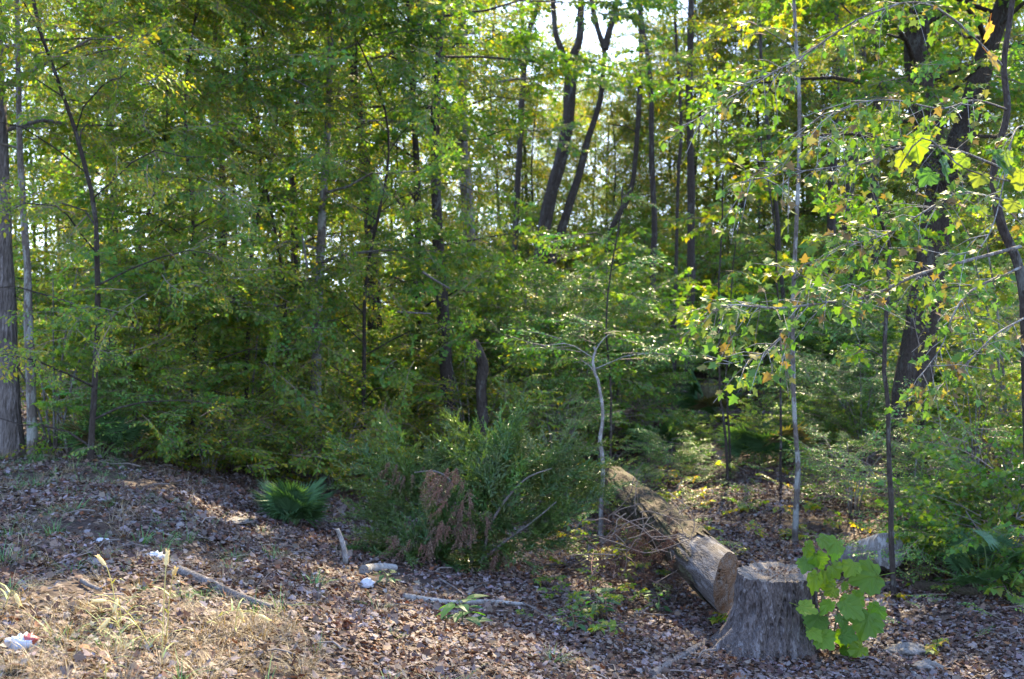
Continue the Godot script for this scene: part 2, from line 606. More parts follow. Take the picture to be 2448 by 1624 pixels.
const G1 := Color(.055, .115, .022)
func palettes() -> void:
	var green := [Color(.095, .20, .040), Color(.12, .225, .044), Color(.16, .24, .040), Color(.082, .185, .044), Color(.195, .24, .040), Color(.13, .21, .040), Color(.09, .195, .05)]
	var lime := [Color(.16, .25, .038), Color(.20, .265, .04), Color(.13, .225, .042), Color(.27, .27, .04), Color(.16, .24, .04), Color(.31, .27, .045), Color(.12, .22, .045)]
	var deep := green
	B.green = []
	B.lime = []
	B.deep = []
	B.far = []
	B.gold = []
	B.small = []
	B.vine = []
	for k in 3:
		B.green.append(bough(0, 0.074, 8, 7, 0.85, green, 0.20, 0.95, M.leaf, 100 + k))
		B.lime.append(bough(1, 0.072, 8, 8, 0.85, lime, 0.18, 0.95, M.leaf, 200 + k))
		B.deep.append(bough(1, 0.058, 9, 7, 0.70, deep, 0.10, 0.7, M.gloss, 300 + k))
		B.small.append(bough(1, 0.036, 9, 8, 0.50, deep, 0.05, 0.7, M.gloss, 400 + k))
		B.far.append(bough(2, 0.11, 9, 8, 1.25, green + lime, 0.18, 1.0, M.leaf, 500 + k, 0.009))
		B.gold.append(bough(2, 0.11, 9, 8, 1.25, lime, 0.18, 1.0, M.leaf, 600 + k, 0.009))
		B.vine.append(bough(0, 0.07, 4, 5, 0.40, green + lime, 0.3, 0.6, M.leaf, 700 + k))
	B.cedar = [needle_spray(0.46, [Color(.045, .095, .028), Color(.055, .11, .03), Color(.075, .125, .034)], 800, M.gloss), needle_spray(0.38, [Color(.045, .09, .03), Color(.06, .11, .03)], 801, M.gloss)]
	B.brown = [needle_spray(0.36, [Color(0.115, 0.068, 0.046), Color(0.15, 0.10, 0.075), Color(0.085, 0.05, 0.037)], 802, M.dry)]

func axis(a: Array) -> Array:
	var out := []
	for i in range(0, a.size(), 3):
		var n := int((a[i + 1] - a[i]) / a[i + 2])
		for k in n:
			out.append(a[i] + a[i + 2] * k)
	return out

func setting() -> void:
	var xs := axis([-600.0, -60.0, 90.0, -60.0, -16.0, 4.0, -16.0, 16.0, 0.2, 16.0, 60.0, 4.0, 60.0, 601.0, 90.0])
	var zs := axis([-900.0, -60.0, 120.0, -60.0, -32.0, 2.0, -32.0, -3.0, 0.2, -3.0, 40.0, 4.0, 40.0, 241.0, 100.0])
	var P := []
	var cols := []
	var uvs := []
	for z in zs:
		for x in xs:
			P.append(Vector3(x, gh(x, z), z))
			cols.append(Color.WHITE)
			uvs.append(Vector2.ZERO)
	# along the row is +x, along the column is +z: x cross z points down, so walk the rows backwards
	var Q := []
	var w := xs.size()
	for j in zs.size():
		for i in w:
			Q.append(P[j * w + (w - 1 - i)])
	grid(Q, cols, uvs, w, zs.size(), false)
	var g := obj("ground", made(M.soil), self)
	g.set_meta("kind", "structure")
	g.set_meta("label", "leaf covered ground falling from the grassy bank into the ditch")

func edge_trees() -> void:
	var g: Array = B.green
	var l: Array = B.lime
	var soft := Color(1, 1, 1)
	tree("oak_tree", "thick grey ridged trunk cut off by the left edge", [[28, 1085], [18, 850], [8, 560], [0, 300], [-12, 0]], depth_at(30, 1085), 0.125, 13.0, M.bark_pine, {"n": 20, "t0": 0.45, "reach": 3.2, "per": 11, "kinds": l, "size": 1.0, "tint": Color(1.0, .95, .9), "flare": 0.8, "r1": 0.35})
	tree("slim_tree", "slim grey trunk standing just right of the thick left edge trunk", [[80, 1092], [70, 800], [62, 560], [48, 280], [38, 0]], depth_at(80, 1092), 0.055, 9.5, M.bark_grey, {"n": 10, "t0": 0.42, "reach": 1.6, "per": 7, "kinds": g, "size": 0.8, "tint": Color(1.1, .95, .8), "rise": 0.2, "flare": 0.4})
	tree("lichen_tree", "lichen spotted grey trunk in the left half behind the palmetto", [[768, 1165], [756, 980], [760, 760], [768, 560], [782, 330], [790, 100], [785, 0]], depth_at(768, 1165) , 0.085, 11.0, M.bark_grey, {"n": 22, "t0": 0.25, "reach": 2.6, "per": 9, "kinds": g, "size": 0.95, "tint": soft, "rise": 0.15})
	tree("dark_tree", "dark crooked trunk left of centre with bare stretch below a bend", [[902, 1020], [892, 640], [874, 430], [862, 290], [838, 110], [852, 0]], 19.0, 0.13, 15.0, M.bark_dark, {"n": 22, "t0": 0.4, "reach": 3.2, "per": 11, "kinds": l, "size": 1.0, "tint": soft, "rise": 0.2})
	tree("grey_tree", "pale grey trunk between the crooked dark tree and the twin tree", [[1140, 1000], [1125, 600], [1105, 320], [1108, 100], [1100, 0]], 21.0, 0.14, 12.0, M.bark_grey, {"n": 14, "t0": 0.35, "reach": 2.6, "per": 9, "kinds": g, "size": 1.05, "tint": soft, "rise": 0.2})
	tree("tall_tree", "dark trunk glimpsed in the thicket left of the twin tree", [[1085, 1060], [1060, 760], [1048, 590], [1040, 300], [1055, 0]], 16.5, 0.11, 14.0, M.bark_dark, {"n": 24, "t0": 0.60, "reach": 3.6, "per": 14, "kinds": g, "size": 1.15, "tint": soft, "rise": 0.1})
	# the low leafy trees that veil the left half
	var spec := [
		[215, 1105, 1.0, 7.5, "lime", "low leafy tree with drooping layered branches beside the slim left trunk"],
		[330, 1085, 1.0, 6.5, "lime", "small leafy tree over the grey seedling at the left wood edge"],
		[455, 1120, 1.0, 7.0, "green", "leafy understorey tree above the blurred palmetto at left"],
		[585, 1130, 1.0, 7.5, "lime", "yellowish leafy tree left of the main green palmetto"],
		[690, 1150, 1.0, 7.0, "lime", "broad green leafy tree right behind the main green palmetto"],
		[870, 1170, 1.0, 7.2, "green", "leafy tree between the palmetto and the cedar bush"],
		[1010, 1120, 1.0, 7.5, "lime", "leafy tree with layered sprays behind the left side of the cedar"],
	]
	for s in spec:
		var f := gp(s[0], s[1])
		rng.seed = int(s[0])
		var w := [f, f + Vector3(rng.randf_range(-.2, .2), s[3] * 0.35, rng.randf_range(-.2, .2)), f + Vector3(rng.randf_range(-.5, .5), s[3] * 0.7, rng.randf_range(-.3, .5)), f + Vector3(rng.randf_range(-.7, .7), s[3], rng.randf_range(-.3, .6))]
		tree_at("understorey_tree", s[5], w, 0.035, M.bark_dark, {"n": 30, "t0": 0.05, "reach": 1.9, "per": 11, "kinds": B[s[4]], "size": 0.72, "tint": Color(1, 1, 1), "rise": 0.55, "sag": 0.75, "puff": 2.6, "tip": 1.1, "wild": 0.8, "lean": Vector3(0, 0, 0.35)}, "low leafy trees along the wood edge")
	var mid := [
		[-60, 980, 17.5, 9.5, "green", "tall leafy tree behind the thick left edge trunk"],
		[260, 990, 18.0, 9.0, "lime", "yellow green tree behind the left wood edge"],
		[520, 985, 19.0, 10.0, "green", "tall green tree rising behind the blurred palmetto"],
		[690, 980, 20.0, 10.5, "lime", "tall thin tree glowing yellow green left of the lichen spotted trunk"],
		[985, 985, 18.5, 9.5, "green", "leafy tree between the crooked dark tree and the pale grey trunk"],
	]
	for s in mid:
		tree("leafy_tree", s[5], [[s[0], s[1]], [s[0] + 14, 600], [s[0] + 4, 250]], s[2], 0.08, s[3], M.bark_dark, {"n": 24, "t0": 0.12, "reach": 2.4, "per": 9, "kinds": B[s[4]], "size": 0.9, "tint": Color(1, 1, 1), "rise": 0.5, "sag": 0.7, "puff": 2.4, "tip": 1.1, "wild": 0.8}, "leafy trees behind the wood edge")

func back_trees() -> void:
	var lime: Array = B.lime
	# twin tree of the middle
	var d := 25.5
	var foot := px(1262, 945, d)
	foot.y = gh(foot.x, foot.z)
	var L := func(a: Array) -> Array:
		var o := []
		for p in a:
			o.append(px(p[0], p[1], d))
		return o
	var w: Array = [foot] + L.call([[1275, 760], [1306, 525], [1333, 408], [1354, 324], [1362, 235], [1363, 157]]) 
	var right: Array = L.call([[1285, 730], [1341, 554], [1367, 471], [1388, 408], [1403, 340], [1433, 251], [1441, 183], [1446, 110]])
	var lf: Array = L.call([[1362, 170], [1343, 120], [1328, 78], [1322, 0], [1318, -120], [1300, -300]])
	var rf: Array = L.call([[1363, 165], [1372, 130], [1386, 90], [1389, 0], [1396, -150], [1410, -350]])
	var r1: Array = L.call([[1446, 118], [1428, 66], [1414, 0], [1405, -120], [1400, -260]])
	var r2: Array = L.call([[1446, 118], [1458, 70], [1470, 30], [1476, -20], [1490, -200]])
	tree_at("twin_tree", "dark twin trunked tree in the middle, forking against the white sky", w, 0.165, M.bark_dark, {"n": 4, "t0": 0.75, "reach": 0.9, "per": 3, "kinds": B.vine, "size": 1.0, "tint": Color(.9, 1, 1), "r1": 0.72, "flare": 0.5,
		"forks": [{"pts": right, "r": 0.11}, {"pts": lf, "r": 0.08}, {"pts": rf, "r": 0.115}, {"pts": r1, "r": 0.07}, {"pts": r2, "r": 0.09}]})
	var slim := [
		["slender dark trunk first to the right of the twin tree", [[1567, 985], [1560, 800], [1560, 640], [1565, 545], [1558, 380], [1556, 200], [1535, 60], [1528, 0]], 0.075],
		["thinnest dark pole between two straighter trunks right of the twin tree", [[1611, 950], [1613, 850], [1622, 430], [1625, 300], [1614, 0]], 0.05],
		["straight dark trunk beside the thin pole over the sunlit leaf slope", [[1645, 950], [1651, 700], [1652, 450], [1648, 200], [1652, 0]], 0.105],
		["dark trunk left of the pair in the shady right background", [[1982, 950], [1985, 654], [1990, 418], [1998, 209], [1995, 0]], 0.125],
		["stout dark trunk right of the pair in the shady right background", [[2034, 960], [2030, 680], [2027, 470], [2058, 250], [2060, 0]], 0.14],
		["short looking dark trunk behind the maple leaves near the right trunk", [[2092, 955], [2088, 640], [2087, 470], [2100, 200], [2110, 0]], 0.13],
		["leaning dark trunk half hidden in yellow foliage right of the twin tree", [[1440, 950], [1453, 610], [1470, 530], [1512, 440], [1530, 200], [1532, 0]], 0.09],
		["dim slanting trunk just left of the twin tree", [[1215, 950], [1235, 500], [1256, 130], [1286, 16], [1290, -40]], 0.085],
		["thin leaning trunk in shade behind the lone sapling at right", [[1900, 950], [1872, 700], [1858, 520], [1830, 250], [1815, 0]], 0.05],
	]
	var dd := [24.0, 25.0, 25.5, 26.0, 25.0, 27.0, 29.0, 28.0, 23.0]
	for i in slim.size():
		var s: Array = slim[i]
		tree("forest_tree", s[0], s[1], dd[i], s[2], 13.5 + i % 3, M.bark_dark, {"n": 10 if i < 3 else 16, "t0": 0.76 if i < 3 else 0.5, "reach": 2.9, "per": 9, "kinds": B.lime, "size": 1.1, "tint": Color(1.1, 1.05, .9), "rise": 0.3, "r1": 0.45}, "dark trunks standing in the clearing")
	# the big forked tree on the right
	var dr := depth_at(2175, 1150)
	var R := func(a: Array) -> Array:
		var o := []
		for p in a:
			o.append(px(p[0], p[1], dr))
		return o
	var f2 := gp(2175, 1150)
	var w2: Array = [f2] + R.call([[2176, 960], [2205, 760], [2235, 560], [2252, 430], [2225, 350], [2200, 250], [2192, 100], [2190, -100], [2180, -400]])
	var st: Array = R.call([[2246, 470], [2282, 370], [2322, 260], [2350, 150], [2395, 20], [2430, -120], [2470, -400]])
	tree_at("forked_tree", "big forked tree at right with pale lichen on its foot", w2, 0.225, M.bark_dark, {"n": 16, "t0": 0.5, "reach": 3.0, "per": 12, "kinds": B.green, "size": 1.05, "tint": Color(1, 1, 1), "r1": 0.6, "forks": [{"pts": st, "r": 0.18}]})
	rng.seed = 66
	var vc := thing("vine_clump", "dark bushy clump of dead vines in the crotch of the big forked tree", "vine", px(2240, 400, dr - 0.2))
	for k in 260:
		var q := [rv() * 0.22]
		var dv := (rv() + Vector3(0, 0.2, 0.2)).normalized()
		for m in 3:
			dv = (dv + rv() * 0.7).normalized()
			q.append(q[m] + dv * rng.randf_range(0.08, 0.20))
		tube(q, [0.006, 0.005, 0.004, 0.002], 3, Color(.06, .052, .048), 0.0, 0.0, 0.0, false)
	obj("twigs", made(M.twig), vc).set_meta("kind", "stuff")
	var s17 := depth_at(1900, 1305)
	tree("sapling", "straight grey sapling rising from behind the stump", [[1900, 1305], [1906, 1140], [1901, 1000], [1899, 700], [1906, 300], [1900, 60]], s17, 0.03, 6.2, M.bark_grey, {"n": 9, "t0": 0.35, "reach": 1.0, "per": 4, "kinds": B.vine, "size": 1.0, "tint": Color(1.4, 1.2, .9), "r1": 0.5})
	tree("sapling", "dark lichen flecked sapling right of the pale cut log", [[2137, 1442], [2131, 1250], [2122, 960], [2120, 800], [2128, 600]], depth_at(2137, 1442), 0.026, 2.6, M.bark_dark, {"n": 6, "t0": 0.4, "reach": 0.8, "per": 4, "kinds": B.vine, "size": 1.0, "tint": Color(1, 1.1, .9), "r1": 0.5})
	tree("sapling", "white lichened sapling left of the fallen log", [[1436, 1292], [1439, 1100], [1438, 970], [1422, 870], [1416, 830]], depth_at(1436, 1292), 0.026, 1.0, M.bark_pale, {"n": 4, "t0": 0.6, "reach": 0.9, "per": 5, "kinds": B.deep, "size": 0.8, "tint": Color(1, 1, 1), "r1": 0.5})
	tree("sapling", "thin dark sapling just right of the white lichened one", [[1462, 1215], [1458, 1080], [1460, 950], [1452, 800]], 13.6, 0.016, 3.0, M.bark_dark, {"n": 5, "t0": 0.6, "reach": 0.7, "per": 4, "kinds": B.deep, "size": 0.7, "tint": Color(1, 1, 1), "r1": 0.5})
	tree("sapling", "left of two thin dark saplings behind the fallen log", [[1742, 1215], [1734, 1050], [1722, 900], [1716, 760]], 15.0, 0.02, 3.4, M.bark_dark, {"n": 5, "t0": 0.5, "reach": 0.9, "per": 4, "kinds": B.vine, "size": 1.0, "tint": Color(1, 1.1, .9), "r1": 0.5})
	tree("sapling", "right of two thin dark saplings behind the fallen log", [[1748, 1180], [1742, 1050], [1738, 900], [1742, 800]], 15.6, 0.016, 3.2, M.bark_dark, {"n": 4, "t0": 0.5, "reach": 0.8, "per": 4, "kinds": B.vine, "size": 1.0, "tint": Color(1, 1.1, .9), "r1": 0.5})
	tree("sapling", "faint dark sapling left of the pale sapling behind the stump", [[1866, 1235], [1866, 1060], [1868, 880], [1860, 700]], 14.6, 0.018, 3.6, M.bark_dark, {"n": 5, "t0": 0.5, "reach": 0.9, "per": 4, "kinds": B.vine, "size": 1.0, "tint": Color(1, 1.1, .9), "r1": 0.5})
	tree("broken_snag", "short brown broken trunk rising behind the cedar bush", [[1156, 1150], [1154, 1050], [1150, 930], [1152, 900]], 15.0, 0.075, 1.2, M.bark_dark, {"r1": 0.9, "flare": 0.2})
	tree("sapling", "small grey leafless sapling at the left wood edge", [[382, 1105], [380, 1050], [374, 980], [378, 900]], depth_at(382, 1105), 0.022, 2.4, M.bark_grey, {"n": 4, "t0": 0.5, "reach": 0.6, "per": 3, "kinds": B.deep, "size": 0.8, "tint": Color(1, 1, 1), "r1": 0.5})
	rng.seed = 71
	var low := []
	for k in 3:
		var hl: float = [4.6, 5.4, 4.0][k]
		low.append(tree_at("low_tree", "low leafy tree filling the gap behind the dark trunks", [Vector3(k * 2.0, 0, -28), Vector3(k * 2.0 + 0.2, hl * 0.4, -28.1), Vector3(k * 2.0 - 0.1, hl * 0.75, -28), Vector3(k * 2.0, hl, -28.2)], 0.05, M.bark_dark, {"n": 18, "t0": 0.1, "reach": 1.6, "per": 7, "kinds": [B.lime, B.green, B.lime][k], "size": 0.85, "tint": Color(1, 1, 1), "rise": 0.5, "puff": 2.6, "tip": 1.1, "wild": 0.8}, "low trees behind the dark trunks"))
	for i in 17:
		var o: Node3D = low[i % 3]
		if i >= 3:
			o = low[i % 3].duplicate()
			o.name = numbered("low_tree")
			add_child(o)
		var dep := rng.randf_range(28.6, 31.5)
		var x := (1130.0 + 1300.0 * (i + rng.randf()) / 17.0 - 1224.0) / FL * dep
		o.position = Vector3(x, gh(x, -dep), -dep)
		o.rotation.y = rng.randf() * TAU
		o.scale = Vector3.ONE * rng.randf_range(0.65, 1.05)
	# deep woods: a few kinds of tree, repeated
	var protos := []
	var kinds := [B.gold, B.far, B.gold, B.gold]
	for k in 4:
		rng.seed = 900 + k
		var hgt: float = [12.5, 12.0, 11.0, 12.0][k]
		var wt := [Vector3(0, 0, 0), Vector3(0.1, hgt * 0.35, 0.1), Vector3(-0.15, hgt * 0.7, 0.1), Vector3(0.1, hgt, -0.1)]
		var t := tree_at("far_tree", "far tree deep in the woods, its crown glowing yellow green in backlight", wt, 0.06, M.bark_dark, {"n": 26, "t0": 0.05, "reach": 2.1, "per": 7, "kinds": kinds[k], "size": 0.80, "tint": Color(1, 1, 1), "rise": 0.5, "puff": 3.0, "tip": 1.2, "wild": 0.9}, "far trees deep in the woods")
		protos.append(t)
	rng.seed = 77
	var spots := []
	for i in 64:
		var dep := 32.0 + 4.5 * rng.randf()
		var x := ((i + rng.randf()) / 64.0 - 0.5) * 1.1 * dep * 0.89
		var pxx := 1224.0 + x / dep * FL
		var sc := rng.randf_range(0.95, 1.2)
		if pxx > 1270 and pxx < 1620:
			sc *= 0.66          # lower trees where the sky shows
		spots.append([x, -dep, sc])
	for i in 28:
		var dep := 31.0 + 6.0 * rng.randf()
		var xx := 1180.0 + 1300.0 * (i + rng.randf()) / 28.0
		spots.append([(xx - 1224.0) / FL * dep, -dep, rng.randf_range(0.66, 0.74) if xx < 1640.0 else rng.randf_range(0.85, 1.1)])
	for i in 26:
		var dep := 53.0 + 8.0 * rng.randf()
		spots.append([((i + rng.randf()) / 26.0 - 0.5) * 1.1 * dep * 0.89, -dep, rng.randf_range(0.7, 0.95)])
	for i in spots.size():
		var s: Array = spots[i]
		var o: Node3D = protos[i % 4]
		if i >= 4:
			o = protos[i % 4].duplicate()
			o.name = numbered("far_tree")
			add_child(o)
		o.position = Vector3(s[0], gh(s[0], s[1]), s[1])
		o.rotation.y = rng.randf() * TAU
		o.scale = Vector3.ONE * float(s[2])

func shrubs() -> void:
	var e := {"stems": 6, "bark": M.bark_grey}
	var list := [
		[2420, 1120, 4.2, 1.7, 240, "lime", "tall yellow green shrub glittering in the light at the right edge"],
		[1180, 1060, 3.4, 1.5, 230, "deep", "dense dark shrub behind the tall bluish one left of the curved vine"],
		[1300, 1060, 3.2, 1.5, 230, "deep", "dense dark shrub directly under the fork of the twin tree"],
		[1420, 1010, 2.6, 1.4, 180, "lime", "lighter green shrub beyond the far end of the fallen log"],
		[1130, 1180, 2.0, 1.0, 140, "lime", "yellowing shrub standing over the cedar bush and its snag"],
		[2180, 1300, 1.0, 0.8, 130, "small", "low fine leaved shrub between the pale cut log and right palmetto"],
		[2425, 1330, 0.9, 0.5, 90, "green", "dark leafy seedling mass below the white palmetto leaf"],
		[130, 1075, 2.4, 1.2, 120, "green", "leafy shrub just right of the slim left trunk"],
		[270, 1080, 2.9, 1.3, 130, "lime", "yellow green shrub of the left wood edge above its dark low shrub"],
		[420, 1090, 2.6, 1.3, 130, "green", "leafy shrub rising directly behind the blurred palmetto"],
		[610, 1110, 2.8, 1.4, 140, "lime", "tall yellowing shrub behind the main palmetto, left part"],
		[760, 1130, 2.6, 1.3, 130, "green", "tall green shrub round the foot of the lichen spotted trunk"],
		[900, 1110, 2.9, 1.3, 140, "green", "tall green shrub behind the low yellowing one by the cedar"],
		[1000, 1115, 2.6, 1.3, 150, "deep", "dark evergreen shrub behind the left side of the cedar bush"],
		[1105, 1105, 3.3, 1.3, 170, "deep", "tall bluish green shrub in the middle, left of the curved vine"],
		[1240, 1120, 3.5, 1.4, 200, "deep", "tallest dark evergreen shrub, hiding the foot of the twin tree"],
		[1345, 1130, 2.9, 1.2, 170, "deep", "evergreen shrub behind the white lichened sapling"],
		[1330, 1180, 1.5, 0.9, 130, "small", "small leaved shrub over the right half of the cedar bush"],
		[900, 1150, 1.7, 1.0, 130, "lime", "yellowing leafy shrub at the left end of the cedar bush"],
		[800, 1185, 1.1, 0.8, 100, "lime", "low yellow green shrub right of the main palmetto"],
		[560, 1130, 1.4, 0.9, 110, "small", "fine leaved shrub left of the main palmetto"],
		[500, 1140, 0.7, 0.5, 50, "lime", "low bright yellow shrub in front of the blurred palmetto"],
		[310, 1095, 1.2, 0.9, 110, "deep", "dark low shrub at the left wood edge"],
		[170, 1090, 1.0, 0.8, 90, "deep", "dark shrub beside the foot of the slim left trunk"],
		[1450, 1020, 1.6, 1.1, 110, "deep", "shaded shrub at the far end of the fallen log"],
		[1800, 960, 1.8, 1.4, 130, "deep", "dark shrub in the shade left of the pale sapling"],
		[2060, 1080, 1.4, 0.9, 80, "small", "small leaved shrub between the pale sapling and forked tree"],
		[2230, 1240, 1.2, 0.7, 110, "small", "fine leaved shrub around the white palmetto leaf at right"],
		[2330, 1180, 1.4, 1.0, 130, "vine", "green leafy shrub right of the forked tree foot"],
		[2420, 1240, 1.0, 0.7, 110, "deep", "leafy shrub cut off by the right edge above the dead log"],
		[2300, 1000, 1.5, 1.3, 120, "green", "shaded leafy shrub on the slope behind the forked tree"],
		[2400, 960, 2.2, 1.4, 130, "lime", "yellow green shrub at the right edge of the slope"],
		[2040, 1240, 1.0, 0.55, 90, "small", "dark bluish shrub in front of the pale cut log"],
		[2390, 1400, 0.7, 0.6, 90, "green", "low green shrub at the lower right edge"],
		[2200, 1385, 0.55, 0.5, 60, "small", "low seedling clump right of the dark lichened sapling"],
	]
	for s in list:
		shrub("shrub", s[6], gp(s[0], s[1]), s[2], s[3], s[4], B[s[5]], 0.8, Color(1, 1, 1), e)
	var ups := []
	for k in 3:
		ups.append(shrub("understorey_shrub", "leafy understorey shrub in the shaded woods behind the fallen log", gp(1500 + k * 200, 960), [1.9, 2.6, 1.5][k], [1.2, 1.3, 1.0][k], [150, 190, 110][k], [B.deep, B.green, B.small][k], 0.85, Color(1, 1, 1), {"group": "understorey shrubs behind the fallen log"}))
	rng.seed = 43
	for i in 50:
		var o: Node3D = ups[i % 3]
		if i >= 3:
			o = ups[i % 3].duplicate()
			o.name = numbered("understorey_shrub")
			add_child(o)
		var dep := rng.randf_range(17.0, 28.0)
		var xx := 1300.0 + 1230.0 * fposmod(i * 0.618034, 1.0)
		var low := i >= 34
		if low:
			dep = rng.randf_range(13.6, 18.0)
		elif dep < 26.5 and xx > 1470.0 and xx < 1870.0:
			dep = rng.randf_range(26.8, 29.5)
		var x := (xx - 1224.0) / FL * dep
		o.position = Vector3(x, gh(x, -dep), -dep)
		o.rotation.y = rng.randf() * TAU
		o.scale = Vector3.ONE * (rng.randf_range(0.22, 0.45) if low else rng.randf_range(0.7, 1.35))
	# sunlit thickets across the far clearing
	var protos := []
	for k in 3:
		protos.append(shrub("far_shrub", "leafy thicket in the far clearing glowing in the backlight", Vector3(-6 + k * 6, 0, -34), 3.2, 2.2, 170, [B.gold, B.far, B.gold][k], 0.85, Color(1, 1, 1), {"group": "far thickets behind the clearing"}))
	rng.seed = 41
	for i in 30:
		var o: Node3D = protos[i % 3]
		if i >= 3:
			o = protos[i % 3].duplicate()
			o.name = numbered("far_shrub")
			add_child(o)
		var dep := 38.0 + 9.0 * rng.randf()
		var x := (fposmod(i * 0.618034, 1.0) - 0.5) * dep * 1.0
		o.position = Vector3(x, gh(x, -dep), -dep)
		o.rotation.y = rng.randf() * TAU
		o.scale = Vector3.ONE * rng.randf_range(0.7, 1.5)

func lobed_leaf_mesh(shp: int, col: Color, fold: float, droop: float, mat: Material, stalk := 0.3) -> ArrayMesh:
	leaf(Vector3.ZERO, Vector3(1, 0, 0), Vector3.UP, 1.0, shp, col, fold, droop)
	tube([Vector3(-stalk, 0.05, 0), Vector3(-stalk * 0.4, 0.03, 0), Vector3(0.06, 0, 0)], [0.012, 0.012, 0.012], 3, Color(col.r * 1.2, col.g * 0.9, col.b), 0.0, 0.0, 0.0, false)
	return made(mat)

func big_leaf(col: Color, cup: float, mat: Material) -> ArrayMesh:
	# broad lobed leaf: three rings of points, cupped and rippled, pale ribs standing on it
	var o: PackedVector2Array = SH[3]
	var n := o.size()
	var c := Vector2(0.0, 0.22)
	var ph := rng.randf() * TAU
	var hgt := func(p: Vector2) -> float:
		var r := p - c
		return cup * r.length_squared() - 0.28 * p.y * p.y + 0.035 * sin(r.angle() * 7.0 + ph) * r.length() * 2.0 + 0.02 * sin(p.x * 17.0 + ph) - 0.10 * absf(p.x) * cup
	var P := []
	for j in 4:
		for i in n:
			var q: Vector2 = c.lerp(o[i], j / 3.0)
			P.append(Vector3(q.y, hgt.call(q), q.x))
	for j in 3:
		for i in n:
			var i1 := (i + 1) % n
			tri(P[j * n + i], P[(j + 1) * n + i1], P[(j + 1) * n + i], col)
			if j > 0:
				tri(P[j * n + i], P[j * n + i1], P[(j + 1) * n + i1], col)
	var rib := Color(col.r * 1.7, col.g * 1.35, col.b * 1.8)
	for e in [Vector2(0, 1.0), Vector2(.56, .47), Vector2(-.56, .47), Vector2(.52, .2), Vector2(-.52, .2)]:
		var pts := []
		for k in 5:
			var q: Vector2 = Vector2(0, 0.06).lerp(e, k / 4.0)
			pts.append(Vector3(q.y, hgt.call(q) + 0.004, q.x))
		tube(pts, taper(0.011, 0.003, 5), 3, rib, 0.0, 0.0, 0.0, false)
	tube([Vector3(-0.45, 0.08, 0), Vector3(-0.2, 0.05, 0), Vector3(0.06, 0, 0)], [0.014, 0.013, 0.012], 4, rib, 0.0, 0.0, 0.0, false)
	return made(mat)

